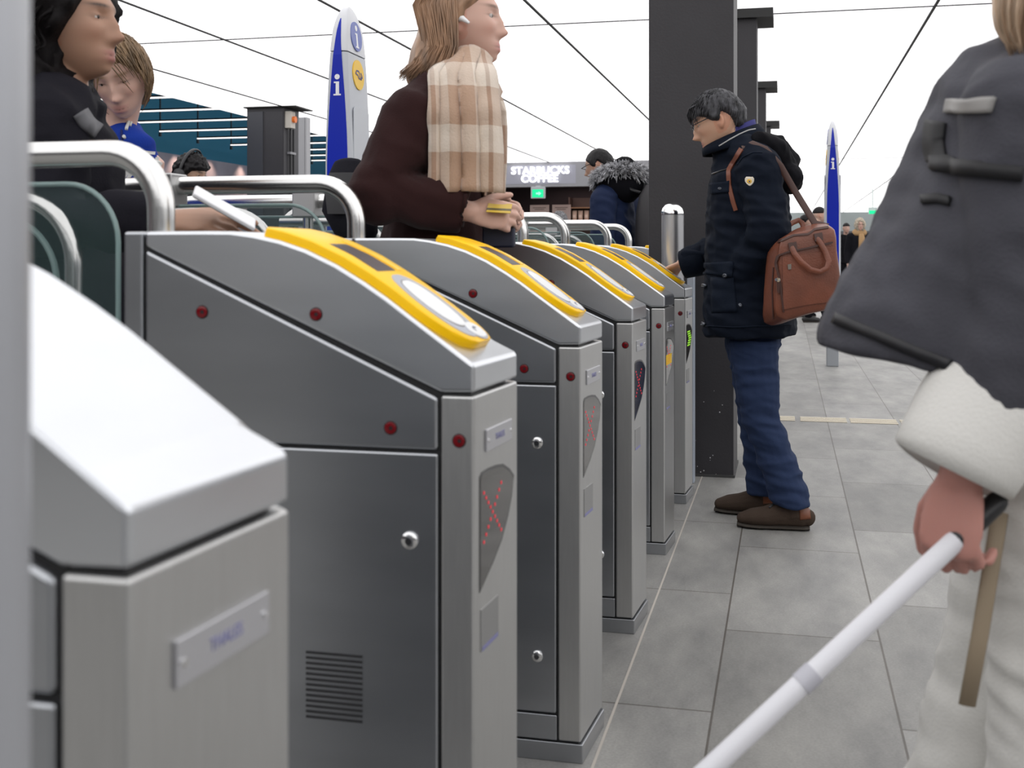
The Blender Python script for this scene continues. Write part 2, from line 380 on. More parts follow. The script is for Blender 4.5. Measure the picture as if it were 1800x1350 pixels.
def gate_reader(t):
    s0, s1 = -.318, -.02; ua, ub = .012, .176
    def u0(s):
        d = s1-s; r = .07
        return ua+ (r*(1-math.sqrt(max(0, 1-((r-d)/r)**2)))*.97 if d < r else 0)+ (.01*(1-math.sqrt(max(0, 1-((.012-(s-s0))/.012)**2))) if s-s0 < .012 else 0)
    def u1(s):
        d = s1-s; r = .05
        return ub- (r*(1-math.sqrt(max(0, 1-((r-d)/r)**2)))*.8 if d < r else 0)- (.01*(1-math.sqrt(max(0, 1-((.012-(s-s0))/.012)**2))) if s-s0 < .012 else 0)
    ss = lin(s0, s0+.02, 6)+lin(s0+.03, s1-.08, 24)+[s1-.08*(1-math.sin(i/16*math.pi/2)) for i in range(1, 17)]
    y = obj('card_reader', slab(ss, u0, u1, -.003, .0135, .006), YEL, t, True)
    # recessed screen, ring, pad and symbol lens
    el = lambda c, a, h, p=2: (lambda s: h*max(0, 1-abs((s-c)/a)**p)**(1/p))
    obj('reader_screen', slab(lin(-.236, -.162, 12), lambda s: .05+(s+.218)*-.06, lambda s: .118+(s+.218)*.12, .0125, .0142, .0006), SCREEN, y)
    obj('screen_cover', slab(lin(-.245, -.162, 12), lambda s: .126+(s+.218)*.12, lambda s: .150, .0125, .0152, .0008), mat('reader_yellow_flap', (.93, .58, .02), .35), y)
    c = .092
    h = el(-.091, .062, .055, 2.3); obj('reader_ring', slab(cosl(-.1528, -.0292, 24), lambda s: c-h(s)-.0006, lambda s: c+h(s)+.0006, .0125, .0146, .0006), GREYP, y)
    h2 = el(-.094, .045, .041, 2.3); obj('reader_pad', slab(cosl(-.1388, -.0492, 20), lambda s: c-h2(s)-.0006, lambda s: c+h2(s)*.9+.0006, .0130, .0158, .0008), WHITEP, y)
    h4 = el(-.094, .0467, .0425, 2.3); obj('pad_shade', slab(cosl(-.1405, -.0475, 20), lambda s: c-h4(s)-.0006, lambda s: c+h4(s)+.002, .0128, .0149, .0004), mat('pad_gap', (.16, .14, .13), .5), y)
    h5 = el(-.038, .0165, .03); obj('symbol_rim', slab(cosl(-.0543, -.0217, 16), lambda s: .118-h5(s)-.0006, lambda s: .118+h5(s)+.0006, .0125, .0150, .0006), GREYP, y)
    h3 = el(-.039, .0145, .027); l = obj('symbol_lens', slab(cosl(-.0533, -.0247, 16), lambda s: .118-h3(s)-.0006, lambda s: .118+h3(s)+.0006, .0130, .0158, .0008), WHITEP, y)
    bm = B()
    for a in range(10):
        q = 2.2+a*.33; p = tp(-.039+.0045*math.cos(q), .118+.008*math.sin(q), .016); disc(bm, p, topn(-.039), .0011, .0006, 8)
    disc(bm, tp(-.042, .118, .016), topn(-.039), .002, .0006, 10)
    obj('symbol', bm, mat('symbol_grey', (.25, .26, .33), .5), l)
RZ = 1.204
def gate_rail(t):
    u = .096; r = .09; fs = -.526
    pts = [V((fs, u, .9)), V((fs, u, RZ-r-.02))]+arc((fs-r, u, RZ-r), 0, math.pi/2, r, 10, (1, 0, 0), (0, 0, 1))
    mid = -1.0
    far = [V((2*mid-p.x, p.y, p.z)) for p in reversed(pts)]
    ra = obj('handrail', sweep(B(), pts+[V((mid+.03, u, RZ)), V((mid-.03, u, RZ))]+far, .021, V((0, 1, 0)), 18), TUBE, t, True)
    obj('bracket', bx(mid-.037, u-.038, RZ-.05, mid+.037, u+.038, RZ+.028), mat('bracket_grey', (.52, .52, .52), .4, .7), ra, bevel=.005)
    obj('bracket_post', lathe(B(), [(.016, .02), (.016, RZ-.045)], (mid, u, 0)), TUBE, ra, True)
    # fixed glass below the rail
    g = [(-.60, .55)]+[(-.69+.09*math.cos(a), 1.065+.092*math.sin(a)) for a in lin(0, math.pi/2, 10)]
    g += [(2*mid-s, z) for s, z in reversed(g)]
    def outl(pts, d):
        return pts
    pan = obj('glass_panel', prism(B(), g, u-.004, u+.004), GLASS, t)
    e = [V((s, u, z)) for s, z in g]
    obj('glass_edge', sweep(B(), e, .0042, V((0, 1, 0)), 8), GLASSE, pan, True)
    # lower wing hoop in the aisle, with its glass
    u2 = .325; f2 = -.836; r2 = .12
    pts = [V((f2, u2, .62)), V((f2, u2, 1.148-r2-.01))]+arc((f2-r2, u2, 1.148-r2), 0, math.pi/2, r2, 10, (1, 0, 0), (0, 0, 1))+[V((f2-.26, u2, 1.148))]
    pts += [V((f2-.36, u2, 1.148))]
    h = obj('wing_hoop', sweep(B(), pts, .0155, V((0, 1, 0)), 14), TUBE, t, True)
    pts2 = [V((p.x-.034, u2, p.z-.034)) for p in pts]
    obj('wing_glass_edge', sweep(B(), pts2, .006, V((0, 1, 0)), 8), GLASSE, h, True)
    obj('wing_foot', bx(f2-.03, .19, .0, f2+.03, u2+.02, .66), STEEL, h, bevel=.004)
    # far cabinet of the same gate
    pl = [(-1.51+.02, 0), (-1.97, 0), (-1.97, .88), (-1.81, 1.0), (-1.7, 1.05), (-1.6, 1.07), (-1.49, 1.07)]
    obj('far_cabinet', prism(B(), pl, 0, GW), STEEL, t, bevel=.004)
FX = -.411
GY = [1.494, 2.318, 3.138, 3.983, 4.81, 6.03, 6.86]
GL = ['nearest steel ticket gate with a yellow card reader, its whole side in view',
      'second steel ticket gate with yellow reader, two round locks on its door',
      'third steel ticket gate with yellow reader, standing past the brown-coated woman\'s hand',
      'fourth steel ticket gate with yellow reader and a yellow sticker on its front',
      'fifth steel ticket gate with green display, where the man taps his card',
      'steel ticket gate with handrail mostly hidden behind the big black pillar',
      'farthest steel ticket gate, only its handrail left of the pillar']
GG = 'ticket gates with yellow readers in a row'
g1 = thing('ticket_gate', GL[0], 'ticket gate', (FX, GY[0], 0), GG)
gate_body(g1, True); gate_reader(g1); gate_rail(g1)
gates = [g1]
for i in range(1, 7):
    c = copy_tree(g1); c.location = (FX, GY[i], 0); c['label'] = GL[i]; gates.append(c)
for i, g in enumerate(gates): gate_display(g, 'green' if i == 4 else 'red')
obj('sticker', poly_plate([(.02, .655), (.13, .655), (.13, .69), (.02, .69)], .0012, .0017), NSYEL, gates[3])
# the nearest one has no reader
g0 = thing('ticket_gate', 'blurred foreground steel gate with a plain curved lid and no card reader', 'ticket gate', (-.382, .612, 0))
gate_body(g0, False)

# ================================================================== FOREGROUND POST
t = thing('grey_post', 'blurred grey upright post at the very left edge, nearest the camera', 'post', P(-112, 443, .5)-V((0, 0, EYE)))
obj('tube', lathe(B(), [(.038, .012), (.038, 2.6)], n=40), mat('grey_post', (.42, .43, .46), .4, .5), t, True)
obj('foot_plate', lathe(B(), [(.055, 0), (.055, .012)]), mat('grey_post', ), t)

# ================================================================== SIGN COLUMNS
def slab_i(bm, c, rx, ry, nrm, h, d0=0., d1=.002):
    "a slab-serif letter i, height h, centred on c"
    c = V(c)
    def q(pts):
        A = [bm.verts.new(c+rx*x*h+ry*y*h+nrm*d0) for x, y in pts]; C = [bm.verts.new(c+rx*x*h+ry*y*h+nrm*d1) for x, y in pts]
        n = len(pts); bm.faces.new(A[::-1]); bm.faces.new(C)
        for i in range(n): bm.faces.new((A[i], A[(i+1) % n], C[(i+1) % n], C[i]))
    q([(-.18, -.5), (.18, -.5), (.18, -.43), (.095, -.43), (.095, .14), (-.16, .14), (-.16, .07), (-.07, .07), (-.07, -.43), (-.18, -.43)])
    q([(.0+.125*math.cos(a), .36+.125*math.sin(a)) for a in lin(0, math.tau*15/16, 16)])
def plate(bm, pts, o, rx, ry, nrm, d0, d1):
    A = [bm.verts.new(V(o)+rx*x+ry*y+nrm*d0) for x, y in pts]; C = [bm.verts.new(V(o)+rx*x+ry*y+nrm*d1) for x, y in pts]
    n = len(pts); bm.faces.new(A[::-1]); bm.faces.new(C)
    for i in range(n): bm.faces.new((A[i], A[(i+1) % n], C[(i+1) % n], C[i]))
    return bm
def hx(z): return .069 if z < 1.45 else .069-.029*((z-1.45)/.65)**1.5 if z < 2.1 else max(.004, .04-.030*((z-2.1)/.16)**2)
def hy(z): return .14 if z < 1.9 else max(.012, .14*math.sqrt(max(0, 1-((z-1.9)/.363)**2.6)))
def column_shell(bm, zs, grow=0.):
    rings = []
    for z in zs:
        a, b = hx(z)+grow, hy(z)+grow; r = min(.022, a*.6)
        ring = []
        for sx_, sy_, a0 in ((1, 1, 0), (-1, 1, 1), (-1, -1, 2), (1, -1, 3)):
            for kk in range(5):
                an = (a0+kk/4)*math.pi/2
                ring.append(bm.verts.new((sx_*(a-r)+r*math.cos(an), sy_*(max(b-r, .001))+min(r, b)*math.sin(an), z)))
        rings.append(ring)
    n = len(rings[0])
    for A, C in zip(rings, rings[1:]):
        for i in range(n): bm.faces.new((A[i], A[(i+1) % n], C[(i+1) % n], C[i]))
    bm.faces.new(rings[0][::-1]); bm.faces.new(rings[-1])
    return bm
def info_column(loc, label):
    t = thing('information_column', label, 'information sign', loc, 'information columns')
    X, Y_, Z = V((1, 0, 0)), V((0, 1, 0)), V((0, 0, 1))
    obj('foot', bx(-.052, -.1, 0, .052, .1, .66), mat('column_foot', (.38, .4, .43), .4, .5), t, bevel=.006)
    obj('column_body', column_shell(B(), [.64]+lin(.66, 2.02, 24)), SIGNGREY, t, True)
    obj('column_cap', column_shell(B(), lin(2.026, 2.2, 8)+lin(2.21, 2.262, 8), .0015), mat('sign_cap', (.68, .69, .72), .4), t, True)
    for sg in (-1, 1):
        nrm = V((0, sg, 0)); rx = V((-sg, 0, 0))
        # blue ogive on the narrow face
        zs = lin(.66, 2.08, 20)+lin(2.1, 2.19, 8)
        bm = B(); L_, R_ = [], []
        for z in zs:
            wv = (hx(z)-.016)*(1 if z < 1.5 else math.sqrt(max(0.002, 1-((z-1.5)/.695)**2.2)))
            y = sg*(hy(z)+.002 if z > 2.02 else .1405)
            L_.append(bm.verts.new((-wv, y, z))); R_.append(bm.verts.new((wv, y, z)))
        for i in range(len(zs)-1): bm.faces.new((L_[i], R_[i], R_[i+1], L_[i+1]))
        bp = obj('blue_panel', bm, BLUE, t)
        md = bp.modifiers.new('s', 'SOLIDIFY'); md.thickness = .003; md.offset = 0
        bm = B(); slab_i(bm, (0, sg*.1425, 1.86), rx, Z, nrm, .105, 0, .0015); obj('letter_i', bm, SIGNWHITE, bp)
        # discs on the broad faces
        nrm = V((sg, 0, 0)); rx = V((0, sg, 0))
        ci = lambda r, n=32: [(r*math.cos(a), r*math.sin(a)) for a in lin(0, math.tau*(n-1)/n, n)]
        def at(z, d=.0): return V((sg*(hx(z)+.001+d), 0, z))
        tilt = V((-sg*(hx(2.04)-hx(2.19)), 0, .15)).normalized(); n2 = V((tilt.z*sg, 0, -tilt.x*sg)).normalized()
        d1 = obj('i_disc', plate(B(), ci(.073), at(2.115, .0005), rx, tilt, n2, -.004, .003), BLUE2, t)
        bm = B(); slab_i(bm, at(2.115, .0005)+n2*.003, rx, tilt, n2, .115, 0, .0012); obj('letter_i', bm, SIGNWHITE, d1)
        tilt = V((sg*(hx(1.85)-hx(1.99)), 0, -.14)).normalized()*-1; n2 = rx.cross(tilt).normalized()
        d2 = obj('logo_disc', plate(B(), ci(.074), at(1.925, .001), rx, tilt, n2, -.004, .003), NSYEL, t)
        o = at(1.925, .001)+n2*.0035
        def stroke(bm, pts, wd):
            pts = [V((a, b)) for a, b in pts]; Q = []
            for i, p in enumerate(pts):
                d = (pts[min(i+1, len(pts)-1)]-pts[max(0, i-1)]).normalized(); nn = V((-d.y, d.x))*wd/2; Q.append((p+nn, p-nn))
            plate(bm, [tuple(a) for a, _ in Q]+[tuple(b) for _, b in Q[::-1]], o, rx, tilt, n2, 0, .001)
        bm = B()
        stroke(bm, [(-.044, .0), (-.028, .018), (.0, .018), (.012, .008), (.02, -.018), (.03, -.02), (.036, -.004)], .0075)
        stroke(bm, [(.044, -.0), (.028, -.018), (.0, -.018), (-.006, -.01)], .0075)
        stroke(bm, [(-.036, .004), (-.028, -.002), (-.012, -.002), (-.004, -.016)], .0075)
        stroke(bm, [(.03, .014), (.04, .002), (.046, -.012)], .007)
        obj('logo', bm, mat('logo_navy', (.05, .06, .25), .5), d2)
        bm = B(); rr_ = [(-.1, .62), (.1, .62), (.1, 1.74), (.085, 1.76), (-.085, 1.76), (-.1, 1.74)]
        plate(bm, [(sg*a if sg > 0 else -a, b) for a, b in rr_], V((sg*.0690, 0, 0)), rx, Z, nrm, -.002, .0015)
        obj('side_panel', bm, mat('sign_panel', (.60, .62, .66), .4), t)
c = P(612, 443, 5.68); info_column((c.x, c.y, 0), 'information column with i disc and yellow logo disc, behind the brown-coated woman')
c = P(1463, 643, 10.6); info_column((c.x, c.y, 0), 'far information column with blue face, right of the tan leather bag')

# ================================================================== LEFT HALL
LAMPM = mat('lamp_white', (.9, .9, .9), .5, emit=(1, .93, .88), es=1.25)
HANG = mat('lamp_dark', (.012, .014, .018), .5)
for i in range(14):
    y = 15.2+i*1.42
    t = thing('linear_lamp', ['slim white linear lamp in the teal hall', ][0]+', hanging %s' % ['nearest the camera', 'second nearest', 'third nearest', 'fourth nearest', 'fifth nearest', 'sixth nearest', 'seventh nearest', 'eighth nearest', 'ninth nearest', 'tenth nearest', 'eleventh nearest', 'twelfth nearest', 'thirteenth nearest', 'farthest away'][i], 'hanging lamp', (-11.5, y, 3.30), 'linear lamps under the teal ceiling')
    obj('tube', bx(0, -.013, .014, 3.3, .013, .035), LAMPM, t)
    obj('housing', bx(0, -.025, .036, 3.3, .025, .06), HANG, t)
    obj('hanger', bx(.0, -.012, .06, .024, .012, 1.05), HANG, t)
    obj('spot', lathe(B(), [(.03, -.07), (.03, 0)], (.012, 0, 0)), HANG, t)
    ld = bpy.data.lights.new('spot_light', 'SPOT'); ld.energy = 45; ld.color = (1, .78, .62); ld.spot_size = 1.5; ld.spot_blend = .9; ld.shadow_soft_size = .03
    lo = bpy.data.objects.new('spot_light', ld); COL.objects.link(lo); lo.parent = t; lo.location = (-.25, 0, -.09); lo.rotation_euler = (0, .12, 0)
t = thing('wall_speaker', 'round pale loudspeaker on the brown wall under the lamps', 'loudspeaker', P(403, 297, 27.2))
t.location.x = -11.995
obj('grille', disc(B(), (0, 0, 0), (1, 0, 0), .17, .03, 24, .02), mat('speaker_pale', (.45, .42, .42), .6), t, True)
for i in range(4):  # added fill lights, hidden behind the ceiling edge, to brighten the teal hall
    ld = bpy.data.lights.new('hall_fill', 'AREA'); ld.energy = 60; ld.shape = 'RECTANGLE'; ld.size = 9; ld.size_y = .4; ld.color = (.75, .9, 1)
    lo = bpy.data.objects.new('hall_fill', ld); COL.objects.link(lo); lo.location = (-8.1, 12+i*10, 3.95); lo.rotation_euler = (0, math.radians(75), 0); lo.rotation_euler = (math.radians(80), 0, math.radians(90))
# dark square equipment column with conduit
y0 = 15.75; c0 = P(435, 443, 15.8); c1 = P(505, 443, 15.8); wd = (c1-c0).length
t = thing('equipment_column', 'dark grey square column with two doors, left of the information column', 'column', ((c0.x+c1.x)/2, c0.y+.2, 0))
DK = mat('dark_cladding', (.045, .043, .05), .5, nscale=3, namt=.1)
obj('shaft', bx(-wd/2, -.2, 0, wd/2, .3, 3.03), DK, t, bevel=.005)
obj('door_leaf', bx(-wd/2+.01, -.215, .05, -.03, -.2, 2.98), mat('dark_cladding_lit', (.06, .062, .075), .4), t, bevel=.004)  # same cladding painted lighter, as the facet that catches the light
obj('door_leaf', bx(.0, -.21, .05, wd/2-.01, -.2, 2.98), DK, t, bevel=.004)
obj('ceiling_collar', bx(-wd/2-.03, -.25, 3.03, wd/2+.2, .32, 3.045), mat('collar_dark', (.01, .012, .01), .5), t)
bm = B()
for yy in (-.05, .05): sweep(bm, [V((wd/2+.03, yy, .3)), V((wd/2+.03, yy, 2.75))], .014)
obj('conduit', bm, BLACKP, t)
for z in (1.2, 1.9, 2.4): obj('conduit_clamp', bx(wd/2, -.09, z, wd/2+.05, .09, z+.03), mat('clamp_grey', (.3, .3, .32), .4), t)
sb = obj('stop_box', bx(wd/2, -.17, 2.75, wd/2+.09, -.02, 2.98), mat('stop_box_yellow', (.6, .56, .5), .5), t, bevel=.006)
obj('stop_button', disc(B(), (wd/2+.09, -.095, 2.87), (1, 0, 0), .045, .04, 16), mat('stop_orange', (.9, .2, .02), .4), sb)
c = P(535, 443, 15.2)
t = thing('grey_mast', 'light grey square mast right of the dark equipment column', 'mast', (c.x, c.y, 0))
obj('mast', bx(-.06, -.06, 0, .06, .06, 2.83), mat('mast_grey', (.42, .42, .44), .5), t, bevel=.004)
obj('mast_seam', bx(.03, -.063, 0, .036, -.055, 2.83), mat('mast_dark', (.2, .2, .21), .5), t)

# ================================================================== COFFEE SHOP
SY = 24.9
FASC = mat('shop_fascia', (.31, .31, .33), .6, nscale=2, namt=.08)
cL, cR = -7.7, -1.3
def zof(y, Y=25.4): return EYE-(y-HOR)/FPX*Y
t = thing('coffee_shop', 'coffee shop front with glowing white lettering on a grey fascia', 'shop', ((cL+cR)/2, SY, 0))
O = t.location
def lb(x0, y0, z0, x1, y1, z1): return bx(x0-O.x, y0-O.y, z0, x1-O.x, y1-O.y, z1)
fz0, fz1 = zof(328), 3.045
obj('fascia', lb(cL, SY, fz0, cR, SY+.25, fz1), FASC, t)
obj('inner_back_wall', lb(cL, SY+3.4, 0, cR, SY+3.5, 3.0), mat('shop_dark', (.02, .012, .016), .7), t)
obj('inner_ceiling', lb(cL, SY+.25, 2.72, cR, SY+3.4, 2.76), mat('shop_ceiling', (.08, .022, .028), .6), t)
obj('side_wall', lb(cL, SY, 0, cL+.2, SY+3.4, 3.0), mat('shop_side', (.35, .34, .33), .7), t)
obj('side_wall', lb(cR-.2, SY, 0, cR, SY+3.4, 3.0), mat('shop_side'), t)
obj('counter', lb(cL+.8, SY+1.1, 0, cR-.4, SY+1.7, 1.1), mat('shop_counter', (.1, .07, .06), .5), t)
LET = mat('letters_lit', (1, 1, 1), .5, emit=(.98, .98, 1), es=1.0)
def px2x(x, wy=SY): a = (x-900)/FPX; Yc = wy/(a*SP+CP); return P(x, 443, Yc)
for s_, y, x, h in (('STARBUCKS', 300, 950, .235), ('COFFEE', 314.5, 949, .235)):
    p = px2x(x); text('sign_letters', s_, h, LET, t, V((p.x-O.x, -.035, zof(y))), (1, 0, 0), (0, -1, 0), .03, .004, spacing=1.05)
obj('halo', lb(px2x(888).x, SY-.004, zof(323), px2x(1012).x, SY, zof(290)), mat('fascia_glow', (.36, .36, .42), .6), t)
EXITG = mat('exit_green', (.0, .5, .2), .5, emit=(.0, .62, .25), es=.9)
p = px2x(946, SY-.14)
e = thing('exit_sign', 'green lit exit sign hanging below the coffee shop letters', 'exit sign', (p.x, SY-.14, fz0-.01), )
obj('sign_case', bx(-.16, -.04, -.26, .16, .04, 0), mat('exit_case', (.45, .48, .5), .4), e, bevel=.01)
obj('sign_face', bx(-.125, -.046, -.235, .125, -.04, -.06), EXITG, e)
obj('sign_bracket', bx(-.05, -.02, 0, .05, .139, .03), mat('exit_case'), e)
bm = B(); plate(bm, [(-.06, -.02), (.0, -.02), (.0, -.05), (.06, 0), (.0, .05), (.0, .02), (-.06, .02)], V((.02, -.047, -.148)), V((1, 0, 0)), UP, V((0, -1, 0)), 0, .001)
obj('arrow', bm, mat('exit_arrow', (.4, .9, .7), .5, emit=(.2, .8, .5), es=.6), e)
POST = mat('poster_pink', (.40, .30, .27), .7)
for (x0, x1), lab in (((932, 965), 'left pinkish menu board in the dark coffee shop'), ((971, 1003), 'right pinkish menu board in the dark coffee shop')):
    a, b = px2x(x0, SY+.6), px2x(x1, SY+.6)
    e = thing('menu_board', lab, 'menu board', ((a.x+b.x)/2, SY+.6, 0), 'menu boards in the coffee shop'); hw = (b.x-a.x)/2
    obj('board', bx(-hw, -.02, 1.15, hw, .02, zof(360, 26)), POST, e)
    obj('stand', bx(-.03, -.02, 0, .03, .02, 1.15), BLACKP, e)
    bm = B()
    for zz, f in ((365, .7), (368, .5)): box(bm, -hw*f, -.022, zof(zz, 26)-.008, hw*f, -.02, zof(zz, 26)+.008)
    obj('print', bm, mat('board_print', (.12, .08, .07), .7), e); obj('frame', bx(-hw-.02, -.015, 1.13, hw+.02, .025, 1.15), BLACKP, e)
a, b = px2x(1004, SY+3.1), px2x(1045, SY+3.1)
e = thing('shop_shelf', 'dark shelf lined with coffee bags right of the menu boards', 'shelf', (a.x, SY+3.1, 0)); wsh = b.x-a.x+.3
for z in (zof(365, 28.5), zof(387, 28.5)): obj('shelf_board', bx(0, -.2, z-.03, wsh, .2, z), mat('shelf_wood', (.16, .09, .045), .5), e)
obj('shelf_back', bx(0, .2, 0, wsh, .22, 2.4), mat('shelf_back', (.05, .03, .025), .6), e)
obj('shelf_side', bx(-.03, -.2, 0, 0, .22, 2.4), mat('shelf_back'), e)
bgm = mat('coffee_bag', (.42, .33, .27), .6)
z0 = zof(387, 28.5)
bag0 = None
for i in range(6):
    if not bag0:
        r_ = thing('coffee_bag', 'x', 'coffee bag', (0, 0, 0), 'coffee bags on the shelf')
        bm = B(); sweep(bm, [V((0, 0, 0)), V((0, 0, .14)), V((0, 0, .2)), V((0, 0, .23))], [(.04, .055), (.042, .06), (.02, .06), (.006, .06)], V((0, 1, 0)), 12)
        obj('pouch', bm, bgm, r_, True); obj('pouch_label', bx(-.035, -.046, .05, .035, -.04, .12), mat('bag_label', (.55, .48, .42), .6), r_); bag0 = r_; c = r_
    else: c = copy_tree(bag0)
    c.location = (a.x+.1+i*.15, SY+3.02, z0+.004)
    c['label'] = 'kraft coffee bag on the shop shelf, %s' % ['leftmost of the six', 'second from the left', 'third from the left', 'fourth from the left', 'fifth from the left', 'rightmost of the six'][i]
ld = bpy.data.lights.new('shop_lamp', 'AREA'); ld.energy = 45; ld.size = 2.5; ld.color = (1, .8, .75)
lo = bpy.data.objects.new('shop_lamp', ld); COL.objects.link(lo); lo.location = (-4.5, SY+1.6, 2.68)
# wall lower left of the shop and the dark portal at far right
struct(obj('trim_40', bx(-7.75, SY+.1, 0, -7.7, 60, 3.05), mat('shop_side')))
c = P(1585, 443, 42)
t = thing('dark_portal', 'dark grey block at the far right end of the hall', 'kiosk', (c.x+.6, c.y, 0))
PG = mat('portal_grey', (.12, .12, .14), .5)
obj('block', bx(-.85, -1, 0, 3, 1, 2.4), PG, t, bevel=.01); obj('block_seam', bx(.2, -1.01, 0, .24, -1, 2.4), BLACKP, t)
c = P(1534, 443, 36)
e = thing('exit_sign', 'small green exit sign far away near the blonde woman with beige scarf', 'exit sign', (c.x, c.y, zof(370, 36)))
obj('sign_case', bx(-.13, -.03, -.12, .13, .03, .1), mat('exit_pale', (.6, .7, .68), .4), e, bevel=.01)
obj('sign_face', bx(-.11, -.036, -.11, .11, -.03, .0), EXITG, e); obj('sign_bracket', bx(-.015, -.015, .1, .015, .015, 3.04-e.location.z), mat('exit_pale'), e)
struct(obj('trim_41', bx(-1, 59.8, 0, 16, 59.95, 1.9), mat('far_warm_light', (.33, .25, .17), .6, nscale=.6, namt=.5)))  # warm light at the far end, painted into the strip's colour
struct(obj('trim_42', bx(-12, 59.7, 1.95, 16, 60, 2.1), mat('far_mullion', (.08, .08, .09), .5)))
# tactile guidance strips in the floor
bm0 = None
a = P(1380, 732, 7.32)
for j in range(4):
    for k_ in range(4):
        o = obj('tactile_strip', bx(-.14, -.012, 0, .14, .012, .005), mat('tactile_cream', (.62, .56, .45), .6), bevel=.002)
        o.location = (-.09+j*.30+(.012 if j else 0), 7.34+k_*.052, 0)
        tag(o, 'cream tactile bar in the floor, %s bar of the %s set from the left' % (['nearest', 'second nearest', 'third nearest', 'farthest'][k_], ['first', 'second', 'third', 'fourth'][j]), 'tactile strip', 'tactile guidance bars')

# ================================================================== PEOPLE: tools
from mathutils.bvhtree import BVHTree
def sm(a, b, x):
    t = max(0, min(1, (x-a)/(b-a))); return t*t*(3-2*t)
def G(x, z, x0, z0, sx, sz): return math.exp(-((x-x0)/sx)**2-((z-z0)/sz)**2)
def head_local(n, feat=1., jaw=1., nose=1.):
    nx, ny, nz = n
    x, y, z = .074*nx, .094*ny, .113*nz
    if nz < 0:
        t = -nz
        x *= 1-.30*jaw*t**1.6
        if ny < 0: y *= 1-.5*t**.9
        else: y *= 1+.55*sm(.25, .95, t)
    if nz > 0 and ny > 0: y *= 1+.03*nz
    if feat and ny > 0:
        ax = abs(x)
        d = .027*nose*G(x, z, 0, -.027, .0115, .012)+.017*nose*G(x, z, 0, -.004, .009, .021)+.006*G(ax, z, .0125, -.031, .008, .008)
        d += .0045*G(ax, z, .026, .036, .022, .010)+.003*G(x, z, 0, .046, .03, .016)
        d -= .011*G(ax, z, .031, .014, .0155, .0115)
        d += .0036*G(x, z, 0, -.0555, .019, .0055)+.0042*G(x, z, 0, -.0685, .016, .0058)-.0035*G(x, z, 0, -.062, .022, .0022)-.004*G(x, z, 0, -.080, .02, .0055)
        d += .0085*G(x, z, 0, -.098, .019, .012)+.005*G(ax, z, .044, -.018, .018, .02)
        y += d*feat*sm(0, .35, ny)
    return V((x, y, z))
def hframe(c, F, U, sc=1.):
    F = V(F).normalized(); U = V(U); U = (U-F*U.dot(F)).normalized(); R = F.cross(U)
    M = Matrix((R*sc, F*sc, U*sc)).transposed().to_4x4(); M.translation = V(c); return M
def lat_long(bm, fn, nl=40, nn=56):
    top = bm.verts.new(fn((0, 0, 1))); rings = []
    for i in range(1, nl):
        th = math.pi*i/nl
        rings.append([bm.verts.new(fn((math.sin(th)*math.sin(k*math.tau/nn), math.sin(th)*math.cos(k*math.tau/nn), math.cos(th)))) for k in range(nn)])
    bot = bm.verts.new(fn((0, 0, -1)))
    for k in range(nn):
        bm.faces.new((top, rings[0][(k+1) % nn], rings[0][k])); bm.faces.new((bot, rings[-1][k], rings[-1][(k+1) % nn]))
    for A, C in zip(rings, rings[1:]):
        for k in range(nn): bm.faces.new((A[k], A[(k+1) % nn], C[(k+1) % nn], C[k]))
    return bm
def add_head(bm, M, hi=True, lid=.0022, **kw):
    lat_long(bm, lambda n: M @ head_local(n, **kw), 90 if hi else 24, 120 if hi else 32)
    for sx_ in (-1, 1) if hi else ():                    # eyelids
        ec = V((sx_*.031, .0672, .0135))
        lat_long(bm, lambda n: M @ (ec+V((n[0]*.0150, n[1]*.0150, max(lid, n[2]*.0138)))), 20, 24)
        lat_long(bm, lambda n: M @ (ec+V((n[0]*.0150, n[1]*.0144, min(-.0052, n[2]*.0138)))), 20, 24)
    for sx_ in (-1, 1):                                  # ears
        e = Matrix.Translation((sx_*.073, -.006, -.006)) @ Matrix.Rotation(sx_*.35, 4, 'Z') @ Matrix.Rotation(.15, 4, 'X')
        def ear(n):
            x, y, z = n
            r = 1-.25*max(0, -z)
            d = -.006*math.exp(-((y*.018-.002)**2+(z*.031-.004)**2)/.00012) if x*sx_ > 0 else 0
            return M @ (e @ V((x*.0095+sx_*d, y*.0185*r, z*.031)))
        lat_long(bm, ear, 20 if hi else 8, 20 if hi else 8)
